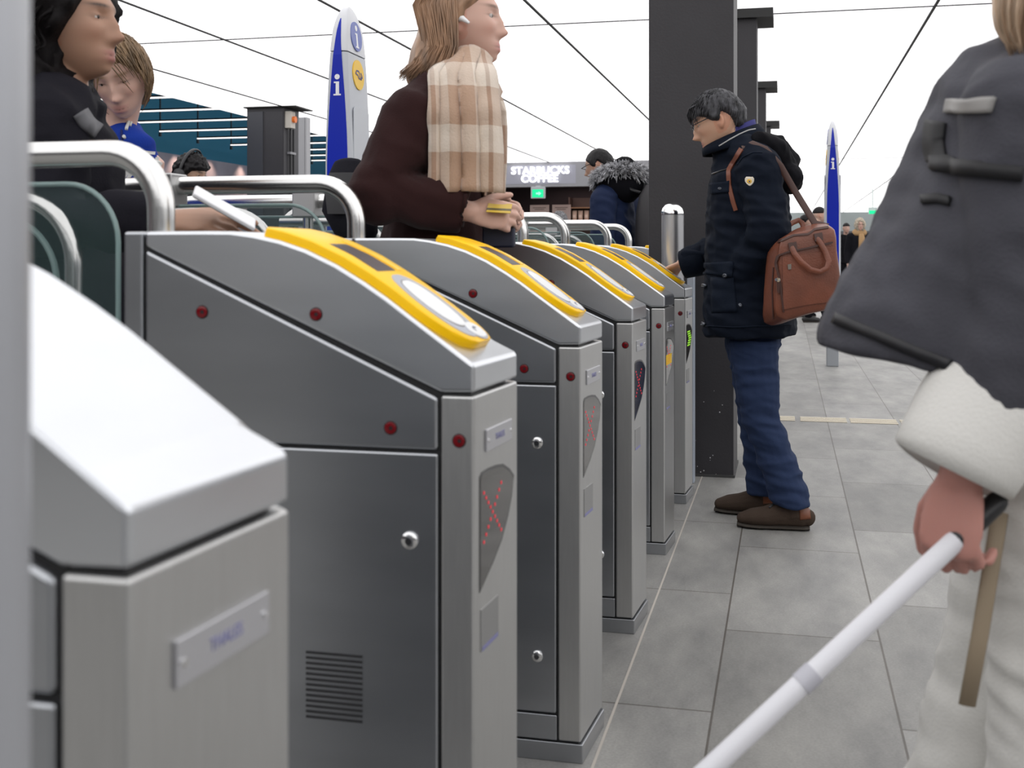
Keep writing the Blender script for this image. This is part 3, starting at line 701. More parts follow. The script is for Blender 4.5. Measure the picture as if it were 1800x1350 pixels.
def add_hand(bm, wr, d, pn, side=1, curl=(.3, .35, .4, .45), thumb=.3, sc=1., spread=.05, flat=1.):
    "wr wrist, d finger direction, pn direction the palm faces, side +1/-1: which way the thumb lies"
    d = V(d).normalized(); pn = V(pn); pn = (pn-d*pn.dot(d)).normalized(); lat = d.cross(pn)*side
    sweep(bm, [wr-d*.03*sc, wr, wr+d*.025*sc, wr+d*.06*sc, wr+d*.088*sc], [(.019*sc, .026*sc), (.018*sc, .027*sc), (.016*sc, .035*sc), (.0145*sc, .041*sc), (.011*sc, .037*sc)], pn, 14, rnd=True)
    for k, (o, ln, cu) in enumerate(zip((.029, .0095, -.0105, -.029), (.94, 1.04, .97, .78), curl)):
        p = wr+d*(.083-.004*abs(k-1.2))*sc+lat*o*sc; a = 0; pts = [p-d*.014*sc, p]; dirx = (d+lat*spread*(1.4-k)).normalized()
        for seg, f in ((.043, 1.), (.027, 1.15), (.021, .8)):
            a += cu*f; p = p+(dirx*math.cos(a)+pn*math.sin(a))*seg*ln*sc; pts.append(p)
        sweep(bm, pts, [.0095*sc, .0098*sc, .0088*sc, .008*sc, .0066*sc], pn, 10, rnd=True)
    p = wr+d*.022*sc+lat*.022*sc+pn*.004*sc; pts = [p]; a = .75
    for seg, f in ((.042, 0), (.032, thumb), (.026, thumb)):
        a -= f; p = p+(d*math.cos(a)+lat*math.sin(a)*.85+pn*(.25+thumb*.5))*seg*sc; pts.append(p)
    sweep(bm, pts, [.014*sc, .0122*sc, .0105*sc, .0078*sc], pn, 10, rnd=True)
def union(bm, vox, it=4, fac=.5):
    bmesh.ops.recalc_face_normals(bm, faces=bm.faces)
    me = bpy.data.meshes.new('tmp'); bm.to_mesh(me); bm.free()
    o = bpy.data.objects.new('tmp', me); COL.objects.link(o)
    r = o.modifiers.new('r', 'REMESH'); r.mode = 'VOXEL'; r.voxel_size = vox; r.use_smooth_shade = True
    if it: s_ = o.modifiers.new('s', 'SMOOTH'); s_.iterations = it; s_.factor = fac
    dg = bpy.context.evaluated_depsgraph_get(); out = bpy.data.meshes.new_from_object(o.evaluated_get(dg))
    bpy.data.objects.remove(o); bpy.data.meshes.remove(me)
    for p in out.polygons: p.use_smooth = True
    return out
def folds(me, amp, f=(9, 9, 14), seed=0, ridge=.6):
    n = [v.normal.copy() for v in me.vertices]
    for v, nn in zip(me.vertices, n):
        p = V((v.co.x*f[0]+seed, v.co.y*f[1], v.co.z*f[2]+v.co.x*f[0]*.5))
        a = noise.noise(p); b = noise.noise(p*2.3)
        v.co += nn*amp*((1-ridge)*a+ridge*(.5-abs(a)*1.8)+.35*b)
    me.update()
def bvh(me): return BVHTree.FromPolygons([v.co for v in me.vertices], [tuple(p.vertices) for p in me.polygons])
CAMP = V((0, 0, EYE))
def hit(tree, x, y, off=.0):
    d = (P(x, y, 1.)-CAMP).normalized(); h = tree.ray_cast(CAMP, d)
    if h[0] is None:
        q = tree.find_nearest(P(x, y, 3.)); return None
    n = h[1] if h[1].dot(d) < 0 else -h[1]
    return h[0]+n*off, n
def lay(tree, rows, th=.003, sink=.003):
    "a thin shell that follows the cloth under a grid of photo points"
    bm = B(); grid = []; last = None
    for row in rows:
        g = []
        for x, y in row:
            h = hit(tree, x, y)
            if h is None: h = last
            if h is None: continue
            last = h; g.append(h)
        grid.append(g)
    w_ = min(len(g) for g in grid)
    if w_ < 2: return bm
    T = [[bm.verts.new(p+n*th) for p, n in g[:w_]] for g in grid]; Bm = [[bm.verts.new(p-n*sink) for p, n in g[:w_]] for g in grid]
    h_ = len(grid)
    for i in range(h_-1):
        for j in range(w_-1):
            bm.faces.new((T[i][j], T[i][j+1], T[i+1][j+1], T[i+1][j])); bm.faces.new((Bm[i][j], Bm[i+1][j], Bm[i+1][j+1], Bm[i][j+1]))
    for i in range(h_-1):
        for j in (0, w_-1): bm.faces.new((T[i][j], T[i+1][j], Bm[i+1][j], Bm[i][j]))
    for j in range(w_-1):
        for i in (0, h_-1): bm.faces.new((T[i][j], T[i][j+1], Bm[i][j+1], Bm[i][j]))
    return bm
def quad(a, b, c, d, nu=8, nv=6):
    L = lambda p, q, t: (p[0]+(q[0]-p[0])*t, p[1]+(q[1]-p[1])*t)
    return [[L(L(a, b, u/nu), L(d, c, u/nu), v/nv) for u in range(nu+1)] for v in range(nv+1)]
def ribbon(pts, wd, n=24, m=3):
    "rows of photo points along a polyline, wd pixels wide"
    pts = [V((a, b)) for a, b in pts]; L = [0]
    for a, b in zip(pts, pts[1:]): L.append(L[-1]+(b-a).length)
    out = []
    for i in range(n+1):
        s = L[-1]*i/n; k_ = max(j for j in range(len(L)-1) if L[j] <= s+1e-6)
        t = (s-L[k_])/max(1e-6, L[k_+1]-L[k_]); p = pts[k_].lerp(pts[k_+1], t); d = (pts[k_+1]-pts[k_]).normalized(); nn = V((-d.y, d.x))
        out.append([tuple(p+nn*wd*(j/(m-1)-.5)) for j in range(m)])
    return out
def dots(x, y, r, n=12): return [[(x+r*f*math.cos(a), y+r*f*math.sin(a)) for f in (0.02, .6, 1)] for a in lin(0, math.tau, n+1)]
# materials for people
def skin_mat(name, base):
    m = bpy.data.materials.new(name); m.use_nodes = True; nt = m.node_tree; b = nt.nodes['Principled BSDF']
    a = nt.nodes.new('ShaderNodeAttribute'); a.attribute_name = 'tone'; nt.links.new(a.outputs['Color'], b.inputs['Base Color'])
    b.inputs['Roughness'].default_value = .5; b.inputs['Subsurface Weight'].default_value = .15; b.inputs['Subsurface Radius'].default_value = (.012, .005, .003)
    b.inputs['Subsurface Scale'].default_value = .5; m['base'] = base
    return m
def paint(me, M, base, lip=(.42, .16, .14), brow=None, blush=.12, stubble=0.):
    at = me.color_attributes.new('tone', 'FLOAT_COLOR', 'POINT'); inv = M.inverted(); base = V(base)
    buf = np.empty(len(me.vertices)*4, dtype=np.float32)
    for i, v in enumerate(me.vertices):
        q = inv @ v.co; c = base.copy()
        if q.length < .16 and q.y > .02:
            ax = abs(q.x)
            l = min(1, 1.5*G(q.x, q.z, 0, -.0555, .020, .0055)+1.5*G(q.x, q.z, 0, -.068, .018, .006)); c = c.lerp(V(lip), min(1, l)*.75)
            bl = G(ax, q.z, .042, -.022, .02, .018)+.8*G(q.x, q.z, 0, -.028, .012, .012); c = c.lerp(V((base.x*1.0, base.y*.72, base.z*.68)), min(1, bl)*blush*2)
            if brow is not None: c = c.lerp(V(brow), min(1, 1.3*G(ax, q.z, .031, .037+.0*ax, .019, .0042))*.85)
            c = c.lerp(V((.03, .018, .014)), min(1, 1.2*G(ax, q.z, .031, .0135, .014, .0024))*.75)
            c = c.lerp(V((.09, .03, .025)), min(1, G(q.x, q.z, 0, -.0618, .02, .0014))*.8)
            if stubble: c = c.lerp(base*.6, stubble*sm(-.03, -.07, q.z))
        elif q.length < .16 and abs(q.x) > .06: c = c.lerp(V((base.x, base.y*.7, base.z*.62)), .5)
        buf[i*4:i*4+4] = (max(0, c.x), max(0, c.y), max(0, c.z), 1)
    at.data.foreach_set('color', buf)
SK_A = skin_mat('skin', (.55, .33, .24))
def cloth(name, col, rough=.8, **kw):
    kw.setdefault('bump', .25); kw.setdefault('bscale', 220); return mat(name, col, max(rough, .75), spec=.08 if max(col) < .05 else .2, **kw)
def std(base, F, H=1.72, lean=0.):
    base = V(base); F = V(F).normalized(); L = UP.cross(F); h = H
    f = lambda z, s=0, fw=0: base+UP*z*h+L*s*h+F*(fw*h)
    return dict(F=F, L=L, H=H, base=base, pelvis=f(.53), chest=f(.72), neck=f(.835, 0, -.012), head=f(.925, 0, .018), hF=F.copy(), hU=UP.copy(),
        shL=f(.80, .108), shR=f(.80, -.108), elL=f(.625, .135, -.01), elR=f(.625, -.135, -.01), wrL=f(.487, .135, .035), wrR=f(.487, -.135, .035),
        hipL=f(.515, .055), hipR=f(.515, -.055), knL=f(.285, .055, .01), knR=f(.285, -.055, .01), anL=f(.048, .055, -.012), anR=f(.048, -.055, -.012), tL=F.copy(), tR=F.copy())
def flip(J, z=0): return J
def person(label, J, skin, torso_col, leg_col, shoe_col, hair_col, vox=.012, hi=False, hair=None, torso=None, sleeve=(.068, .062, .05), thigh=(.088, .064, .058),
           hem=.47, group=None, hands=None, fold=.006, head_kw={}, pk={}, collar=True, bare=False, seed=1, eyes=True, jf=(9, 9, 14), thin=1.):
    s = J['H']/1.72; F, L = J['F'], J['L']; base = J['base']
    root = thing('person', label, 'person', base, group)
    def put(name, me, m, parent=root):
        me.transform(Matrix.Translation(-base)); o = link(name, me, m, root); me.name = name; return o
    M = hframe(J['head'], J['hF'], J['hU'], s)
    # one continuous body
    bm = B(); add_head(bm, M, hi, **head_kw)
    nk = J['neck']; hb = M @ V((0, -.022, -.05))
    sweep(bm, [nk-UP*.05*s, nk+(hb-nk)*.2, hb, hb+(M @ V((0, -.01, .0))-hb)*.5], [.062*s, .054*s, .052*s, .05*s], F, 16, rnd=True)
    ps, cs = J['pelvis'], J['chest']
    sweep(bm, [ps-UP*.06*s, ps, ps.lerp(cs, .5), cs, cs.lerp(nk, .55), nk-UP*.01*s], [(.06*s, .10*s), (.09*s, .14*s), (.085*s, .125*s), (.1*s, .15*s), (.085*s, .15*s), (.05*s, .06*s)], F, 18, rnd=True)
    for k_ in 'LR':
        sh, el, wr = J['sh'+k_], J['el'+k_], J['wr'+k_]
        inn = sh.lerp(nk-UP*.05*s, .45)
        sweep(bm, [inn, sh, sh.lerp(el, .5), el, el.lerp(wr, .4), wr], [.05*s, .052*s, .044*s, .037*s, .036*s, .025*s], F, 12, rnd=True)
        hd = (hands or {}).get(k_)
        if hd: add_hand(bm, wr, sc=s*hd.pop('sc', 1.), **hd)
        else: add_hand(bm, wr, (wr-el).normalized() if (wr-el).length > .01 else -UP, -L if k_ == 'L' else L, side=1 if k_ == 'R' else -1, sc=s)
        hp, kn, an = J['hip'+k_], J['kn'+k_], J['an'+k_]
        sweep(bm, [hp+UP*.03*s, hp.lerp(kn, .3), kn, kn.lerp(an, .3), an], [.060*s, .058*s, .046*s, .047*s, .034*s], F, 12, rnd=True)
        tt = J['t'+k_]
        gb_ = V((an.x, an.y, J.get('gz'+k_, 0.)))
        sweep(bm, [an+UP*.01, gb_+UP*.05*s, gb_+tt*.04*s+UP*.032*s, gb_+tt*.13*s+UP*.026*s], [.034*s, .03*s, (.016*s, .03*s), (.01*s, .03*s)], UP, 10, rnd=True)
    bme = union(bm, (.0042 if hi else vox*.6)*s, 2 if hi else 1, .4)
    paint(bme, M, skin, **pk); put('body', bme, SK_A)
    # trousers
    bm = B()
    sweep(bm, [ps+UP*.09*s, ps, ps-UP*.07*s], [(.105*s, .155*s), (.115*s, .17*s), (.1*s, .165*s)], F, 18, rnd=True)
    for k_ in 'LR':
        hp, kn, an = J['hip'+k_], J['kn'+k_], J['an'+k_]
        sweep(bm, [hp+UP*.03*s, hp.lerp(kn, .35), kn, kn.lerp(an, .5), an+UP*.0*s, an-UP*.018*s], [(thigh[0]+.012)*s, thigh[0]*s, thigh[1]*s, (thigh[1]+thigh[2])/2*s, thigh[2]*s, thigh[2]*s], F, 16)
    tme = union(bm, vox*s, 4); folds(tme, fold*.9*s, (7, 7, 19), seed+7, .75); put('trousers', tme, leg_col)
    for k_ in 'LR':
        an, tt = J['an'+k_], J['t'+k_]; gz = J.get('gz'+k_, 0.)
        sd = UP.cross(tt); c0 = V((an.x, an.y, gz))
        bm = B(); Q = lambda f, z: c0+tt*f*s+UP*z*s
        sweep(bm, [Q(-.062, .045), Q(-.045, .05), Q(.0, .056), Q(.05, .053), Q(.1, .043), Q(.15, .038), Q(.182, .034)], [(.034*s, .028*s), (.046*s, .037*s), (.052*s, .038*s), (.048*s, .041*s), (.039*s, .047*s), (.034*s, .044*s), (.024*s, .032*s)], UP, 14, rnd=True)
        sweep(bm, [Q(-.012, .05), Q(-.008, .085), Q(-.004, .115)], [(.056*s, .043*s), (.05*s, .042*s), (.045*s, .04*s)], tt, 14)
        sweep(bm, [Q(.02, .06), Q(.075, .052)], [(.045*s, .04*s), (.022*s, .036*s)], UP, 12, rnd=True)
        m_ = union(bm, vox*.6*s, 3); sh_ = put('shoe', m_, shoe_col)
        bm = B(); sweep(bm, [Q(-.068, .009), Q(-.05, .009), Q(.05, .009), Q(.12, .009), Q(.17, .010), Q(.205, .012)], [(.0085*s, .028*s), (.009*s, .04*s), (.009*s, .044*s), (.009*s, .052*s), (.009*s, .046*s), (.008*s, .026*s)], UP, 12)
        me_ = bpy.data.meshes.new('sole'); bmesh.ops.recalc_face_normals(bm, faces=bm.faces); bm.to_mesh(me_); bm.free(); me_.transform(Matrix.Translation(-base)); link('sole', me_, mat('sole_dark', (.035, .028, .022), .8), sh_)
    # upper garment
    bm = B()
    hz = J['pelvis']+(UP*(hem-.53)*J['H'])
    T = torso or [(hz, .15*s, .20*s), (ps+UP*.06, .135*s, .185*s), (cs-UP*.05, .135*s, .18*s), (cs.lerp(nk, .5), .125*s, .175*s), (nk-UP*.035*s, .085*s, .12*s), (nk+UP*.02*s, .068*s, .075*s)]
    sweep(bm, [t_[0] for t_ in T], [(t_[1], t_[2]) for t_ in T], F, 24)
    for k_ in 'LR':
        sh, el, wr = J['sh'+k_], J['el'+k_], J['wr'+k_]
        inn = sh.lerp(T[-2][0], .5)
        a, b_, c_ = sleeve
        sweep(bm, [inn, sh, sh.lerp(el, .5), el, el.lerp(wr, .5), wr-(wr-el).normalized()*.012], [a*s, a*1.04*s, (a+b_)/2*s, b_*s, (b_+c_)/2*s, c_*s], F, 16, rnd=False)
        sweep(bm, [inn, sh], [a*s, a*s], F, 14, rnd=True)
        sweep(bm, [el-UP*.001, el+UP*.001], [b_*s, b_*s], F, 14, rnd=True)
    jme = union(bm, vox*s, 5); folds(jme, fold*s, jf, seed)
    jb = bvh(jme) ; jk = put('jacket', jme, torso_col)
    # hair
    if hair:
        def hp_(n):
            p = head_local(n, 0); a = abs(math.degrees(math.atan2(n[0], n[1]))); z = p.z
            mk = hair['mask'](a, z, n); q = p.normalized()
            nz_ = noise.noise(V(n)*hair.get('nf', 6)+V((seed, 0, 0)))*hair.get('na', .006)+noise.noise(V((n[0]*14, n[1]*14, n[2]*4)))*hair.get('na', .006)*.5
            t_ = hair['t']*mk-.010*(1-mk)+nz_*mk
            return M @ (p+q*t_+V((0, -.004, 0))*mk)
        bm = lat_long(B(), hp_, 64 if hi else 26, 84 if hi else 36)
        hme = bpy.data.meshes.new('hair'); bmesh.ops.recalc_face_normals(bm, faces=bm.faces); bm.to_mesh(hme); bm.free()
        for p in hme.polygons: p.use_smooth = True
        hair_o = put('hair', hme, hair_col)
    if eyes and hi:
        for sx_ in (-1, 1):
            e = bpy.data.meshes.new('eye'); bm = B(); c_ = V((sx_*.031, .0682, .0128))
            lat_long(bm, lambda n: M @ (c_+V(n)*.0128), 16, 20); bmesh.ops.recalc_face_normals(bm, faces=bm.faces); bm.to_mesh(e); bm.free(); eo = put('eye', e, mat('eye_white', (.5, .45, .42), .3))
            for p in e.polygons: p.use_smooth = True
            e2 = bpy.data.meshes.new('iris'); bm = B(); lat_long(bm, lambda n: M @ (c_+V((0, .0078, 0))+V(n)*.0062), 10, 14); bm.to_mesh(e2); bm.free()
            e2.transform(Matrix.Translation(-base)); link('iris', e2, mat('iris_dark', (.03, .02, .015), .2), eo)
    return dict(root=root, M=M, jb=jb, base=base, put=put, jacket=jk, J=J, s=s)
def addp(fig, name, bm, m, parent=None, smooth=True):
    "another piece worn by a person"
    bmesh.ops.recalc_face_normals(bm, faces=bm.faces)
    me = bpy.data.meshes.new(name); bm.to_mesh(me); bm.free(); me.transform(Matrix.Translation(-fig['base']))
    return link(name, me, m, parent or fig['root'], smooth)
def strands(starts_ends, r=.0022, n=5, seedv=0):
    bm = B()
    for path in starts_ends: sweep(bm, path, [r*(1-.75*(i/(len(path)-1))**2) for i in range(len(path))], V((.3, .5, .8)), n, True)
    return bm
def short_mask(front=.058, side=.0, nape=-.06):
    def f(a, z, n):
        pts = [(0, front), (40, front-.006), (62, .03), (76, side), (92, side-.012), (104, .03), (118, .004), (140, nape+.012), (180, nape)]
        for (a0, z0), (a1, z1) in zip(pts, pts[1:]):
            if a <= a1: ln = z0+(z1-z0)*(a-a0)/(a1-a0); break
        return sm(ln-.006, ln+.010, z)
    return f
NAVY = cloth('navy_jacket', (.006, .009, .017), .62, bscale=400)
JEAN = cloth('blue_chino', (.020, .034, .082), .85, bscale=350)
DARKC = cloth('black_cloth', (.006, .006, .008), .8)
HAIRB = mat('black_hair', (.009, .008, .009), .45, spec=.2, nscale=60, namt=.6, stretch=(1, 1, .25), bump=.6, bscale=90)
HAIRG = mat('greying_hair', (.045, .045, .05), .5, spec=.2, nscale=55, namt=.85, stretch=(1, 1, .4), bump=.7, bscale=100)
HAIRL = mat('blond_hair', (.52, .37, .25), .45, nscale=50, namt=.4, stretch=(1, 1, .2), bump=.6, bscale=90)

# ================================================================== MAN TAPPING HIS CARD
J = std((0, 0, 0), (-1, 0, 0), 1.70)
J.update(base=V((P(1365, 443, 4.47).x, P(1365, 443, 4.47).y, 0)), pelvis=P(1323, 585, 4.5), chest=P(1312, 372, 4.5), neck=P(1296, 258, 4.5), head=P(1264, 214, 4.48),
    hF=V((-1, .0, -.42)), hU=V((-.42, 0, 1)), shL=P(1334, 296, 4.31), shR=P(1303, 292, 4.70), elL=P(1353, 408, 4.24), wrL=P(1284, 508, 4.385), elR=P(1290, 432, 4.82), wrR=P(1199, 464, 4.86),
    hipL=P(1324, 612, 4.41), hipR=P(1320, 612, 4.60), knL=P(1337, 735, 4.38), knR=P(1330, 738, 4.61), anL=P(1391, 880, 4.345), anR=P(1346, 860, 4.58), tL=(V((-1, -.02, 0))).normalized(), tR=V((-1, .05, 0)).normalized())
tors = [(P(1318, 588, 4.5), .178, .235), (P(1317, 560, 4.5), .180, .235), (P(1316, 470, 4.5), .168, .22), (P(1315, 380, 4.5), .162, .21), (P(1313, 310, 4.5), .145, .20), (P(1304, 272, 4.5), .118, .15), (P(1293, 250, 4.5), .098, .105), (P(1287, 236, 4.5), .088, .09)]
man = person('man in navy jacket and glasses tapping his card on the fifth gate', J, (.60, .36, .25), NAVY, JEAN, cloth('brown_suede', (.058, .040, .030), .9), HAIRG, vox=.0065, hi=True, torso=tors,
    sleeve=(.083, .080, .062), thigh=(.085, .071, .072), fold=.017, seed=3, jf=(7, 7, 16),
    hair=dict(mask=short_mask(.052, .005, -.062), t=.019, na=.004, nf=9), pk=dict(brow=(.03, .025, .025), stubble=.12),
    hands={'R': dict(d=P(1172, 474, 4.88)-P(1200, 462, 4.86), pn=V((.15, -.35, -1)), side=-1, curl=(.45, .75, .85, .95), thumb=.12, sc=.86), 'L': dict(d=V((.2, .8, -.2)), pn=V((1, 0, 0)), side=1, sc=.8, curl=(1, 1, 1, 1))})
jb = man['jb']
A_ = lambda n, rows, m=NAVY, th=.004, par=None: addp(man, n, lay(jb, rows, th), m, par or man['jacket'])
NAVY2 = cloth('navy_trim', (.008, .012, .022), .55)
# stand collar
ring = lambda c, rx_, ry_, tilt, n=28: [c+(V((math.cos(a)*rx_, math.sin(a)*ry_, -math.cos(a)*rx_*tilt))) for a in lin(0, math.tau*(n-1)/n, n)]
def ringloft(rings, th=.008):
    bm = B(); R_ = [[bm.verts.new(p) for p in r] for r in rings]; n = len(R_[0])
    for a, b in zip(R_, R_[1:]):
        for i in range(n): bm.faces.new((a[i], a[(i+1) % n], b[(i+1) % n], b[i]))
    bmesh.ops.recalc_face_normals(bm, faces=bm.faces); bmesh.ops.solidify(bm, geom=list(bm.faces), thickness=th)
    return bm
c1 = P(1293, 262, 4.5); c2 = P(1289, 249, 4.5); c3 = P(1284, 240, 4.5)
col_ = addp(man, 'collar', ringloft([ring(c1, .128, .135, -.22), ring(c2, .122, .12, -.34), ring(c3, .112, .10, -.42)], .011), NAVY, man['jacket'])
pa = [P(x, y, 4.36) for x, y in ((1262, 257), (1280, 246), (1300, 233), (1316, 226), (1331, 225))]
cb = bvh(col_.data); off_ = man['base']
cw = bpy.data.meshes.new('x'); 
bmc = bmesh.new(); bmc.from_mesh(col_.data); bmesh.ops.translate(bmc, verts=bmc.verts, vec=man['base']); bmc.to_mesh(cw); bmc.free()
addp(man, 'collar_piping', lay(bvh(cw), ribbon([(1264, 257), (1282, 246), (1300, 236), (1316, 229), (1328, 227)], 1.6, 20), .003), mat('piping_grey', (.36, .36, .36), .5), col_)
addp(man, 'shirt_collar', ringloft([ring(P(1291, 250, 4.5), .092, .085, -.35), ring(P(1288, 230, 4.5), .086, .074, -.5)], .005), cloth('indigo_shirt', (.045, .045, .17), .8))
# hood rolled on his back
bm = B(); sweep(bm, [P(1335, 246, 4.35), P(1357, 262, 4.38), P(1372, 292, 4.45), P(1385, 318, 4.5)], [.035, .055, .062, .045], V((0, 1, 0)), 14, rnd=True)
sweep(bm, [P(1333, 246, 4.62), P(1360, 258, 4.6), P(1378, 288, 4.55), P(1390, 322, 4.48)], [.035, .055, .065, .042], V((0, 1, 0)), 14, rnd=True)
sweep(bm, [P(1352, 262, 4.4), P(1352, 258, 4.6)], [.05, .05], UP, 12, rnd=True); sweep(bm, [P(1385, 312, 4.4), P(1387, 310, 4.6)], [.055, .055], UP, 12, rnd=True)
hm = union(bm, .008, 4); folds(hm, .012, (16, 16, 16), 5); man['put']('hood', hm, DARKC)
# pockets, flaps, buttons, patch, seams
A_('chest_flap', quad((1250, 322), (1283, 318), (1283, 338), (1251, 341), 8, 5), NAVY2, .007)
A_('pocket_flap', quad((1240, 462), (1290, 460), (1288, 486), (1239, 482), 10, 6), NAVY2, .008)
A_('lower_pocket', quad((1250, 488), (1290, 488), (1296, 548), (1251, 550), 10, 10), NAVY2, .004)
for x, y in ((1268, 332), (1277, 484), (1302, 537), (1240, 502), (1238, 570)): A_('snap_button', dots(x, y, 3.2), mat('snap_metal', (.10, .11, .13), .35, .7), .011)
A_('hem_seam', ribbon([(1241, 573), (1290, 575), (1340, 573), (1390, 570)], 2.2, 40), NAVY2, .004)
A_('front_placket', ribbon([(1245, 300), (1242, 360), (1243, 430), (1238, 500), (1238, 578)], 5, 50), NAVY2, .005)
A_('chest_zip', ribbon([(1252, 306), (1270, 300), (1281, 297)], 1.6, 16), mat('zip_black', (.01, .01, .012), .3), .004)
pt = A_('arm_patch', [[(1310+u*8*1.0, y) for u in lin(-1*w_, 1*w_, 7)] if False else [(1318+u*w_, y) for u in lin(-1, 1, 7)] for y, w_ in ((311, 5.5), (314, 7.6), (319, 7.5), (323, 5.2), (327, 1.2))], mat('patch_cream', (.72, .66, .55), .6), .004)
A_('patch_centre', dots(1318, 319, 4.4), mat('patch_gold', (.75, .45, .06), .6), .0055, pt); A_('patch_dot', dots(1318.5, 319.5, 1.3), NAVYINK, .0065, pt)
A_('shoulder_seam', ribbon([(1296, 290), (1306, 276), (1324, 268), (1340, 268)], 1.8, 24), NAVY2, .003)
TAN = mat('tan_leather', (.165, .05, .026), .40, nscale=9, namt=.28, bump=.25, bscale=160)
TAND = mat('dark_leather', (.055, .020, .014), .45)
# glasses
M = man['M']
gl = thing('x', 'x', 'x'); bpy.data.objects.remove(gl)
bm = B()
for s_ in (-1, 1):
    sweep(bm, [M @ V((s_*.073, -.002, .022)), M @ V((s_*.076, .04, .021)), M @ V((s_*.067, .098, .020))], [.0019]*3, UP, 8)
    sweep(bm, [M @ V((s_*.031+.025*math.cos(a), .103+.0*a, .010+.0)) + (M.to_3x3() @ V((0, 0, .0165*math.sin(a)))) for a in lin(0, math.pi, 12)], [.0018]*12, UP, 6)
sweep(bm, [M @ V((-.008, .108, .016)), M @ V((0, .112, .018)), M @ V((.008, .108, .016))], [.0013]*3, UP, 6)
gf = addp(man, 'glasses', bm, mat('glasses_dark', (.012, .012, .016), .3))
bm = B()
for s_ in (-1, 1): plate(bm, [(s_*.031+.024*math.cos(a), .010+.0175*math.sin(a)) for a in lin(0, math.tau*19/20, 20)], M @ V((0, .103, 0)), M.to_3x3() @ V((1, 0, 0)), M.to_3x3() @ V((0, 0, 1)), (M.to_3x3() @ V((0, 1, 0))), 0, .0015)
addp(man, 'lens', bm, mat('spectacle_lens', (.9, .93, .95), .02, alpha=.28, spec=.7), gf, False)
# short hair locks
rr = random.Random(11); paths = []
smk = short_mask(.05, .008, -.05)
for i in range(900):
    n = V((rr.gauss(0, 1), rr.gauss(0, 1), rr.gauss(.35, .8))).normalized(); p = head_local(n, 0)
    if smk(abs(math.degrees(math.atan2(n.x, n.y))), p.z, n) < .95: continue
    crown = V((.25, -.55, .85)).normalized(); dn = n-crown; dn -= n*dn.dot(n)
    if dn.length < .05: continue
    dn = (dn.normalized()+V((0, .35*(1 if n.y > 0 else 0), -.2))).normalized(); Lh = rr.uniform(.022, .040)
    q = p*(1+.017/p.length); lift = rr.uniform(.0, .0045)
    pts_ = [q]
    for t_ in (.35, .7, 1):
        e = (n*p.length+dn*Lh*t_).normalized(); r_ = head_local(e, 0); pts_.append(r_+e*(.0195+lift*(1-(2*t_-1)**2)-.004*t_))
    if pts_[-1].z < .014 and abs(math.degrees(math.atan2(pts_[-1].x, pts_[-1].y))) < 112: continue
    paths.append([M @ x_ for x_ in pts_])
for i in range(26):
    x0 = rr.uniform(-.055, .06); p0 = V((x0*.8, .052, .097+rr.uniform(-.006, .004))); paths.append([M @ p0, M @ V((x0*.95-.004, .088, .088)), M @ V((x0-.006, .104, .066)), M @ V((x0-.006+rr.uniform(-.006, .006), .106, .044+rr.uniform(-.006, .01)))])
addp(man, 'hair_lock', strands(paths, .0019, 5), HAIRG)
bpy.data.objects['hair_lock']['kind'] = 'stuff'
# shoe details (tan heel counter, laces)
for o in [c for c in ALLCH(man['root']) if c.name.startswith('shoe')]:
    near = o.data.vertices[0].co.y+man['base'].y < 4.44+0
shb = [c for c in ALLCH(man['root']) if c.name.startswith('shoe')]
for i, (xx, yy) in enumerate(((0, 0), (-64, -28))):
    o = shb[i]; w_ = bpy.data.meshes.new('w'); bmc = bmesh.new(); bmc.from_mesh(o.data); bmesh.ops.translate(bmc, verts=bmc.verts, vec=man['base']); bmc.to_mesh(w_); bmc.free(); t_ = bvh(w_)
    addp(man, 'heel_counter', lay(t_, quad((1405+xx, 893+yy), (1421+xx, 880+yy), (1425+xx, 912+yy), (1406+xx, 914+yy), 8, 8), .003), mat('tan_heel', (.16, .05, .02), .35), o)
    addp(man, 'shoelace', lay(t_, ribbon([(1352+xx, 893+yy), (1360+xx, 887+yy), (1366+xx, 882+yy)], 2.5, 6), .003), BLACKP, o)
# card in his fingers
ct = P(1166, 470, 4.86)
cd_ = thing('travel_card', 'pale travel card held on the reader by the man in the navy jacket', 'card', ct)
xd = V((.80, 0, -.56)).normalized(); nn = V((.5, 0, .8)).normalized()
obj('card', plate(B(), [(-.018, -.03), (.05, -.03), (.05, .024), (-.018, .024)], V((0, 0, 0.004)), xd, V((0, 1, 0)), xd.cross(V((0, 1, 0))), -.0006, .0006), mat('card_pale', (.72, .74, .76), .3), cd_)
obj('card_stripe', plate(B(), [(.01, -.0295), (.05, -.0295), (.05, .0235), (.01, .0235)], V((0, 0, .0045)), xd, V((0, 1, 0)), xd.cross(V((0, 1, 0))), -.0001, .0006), NSYEL, cd_)
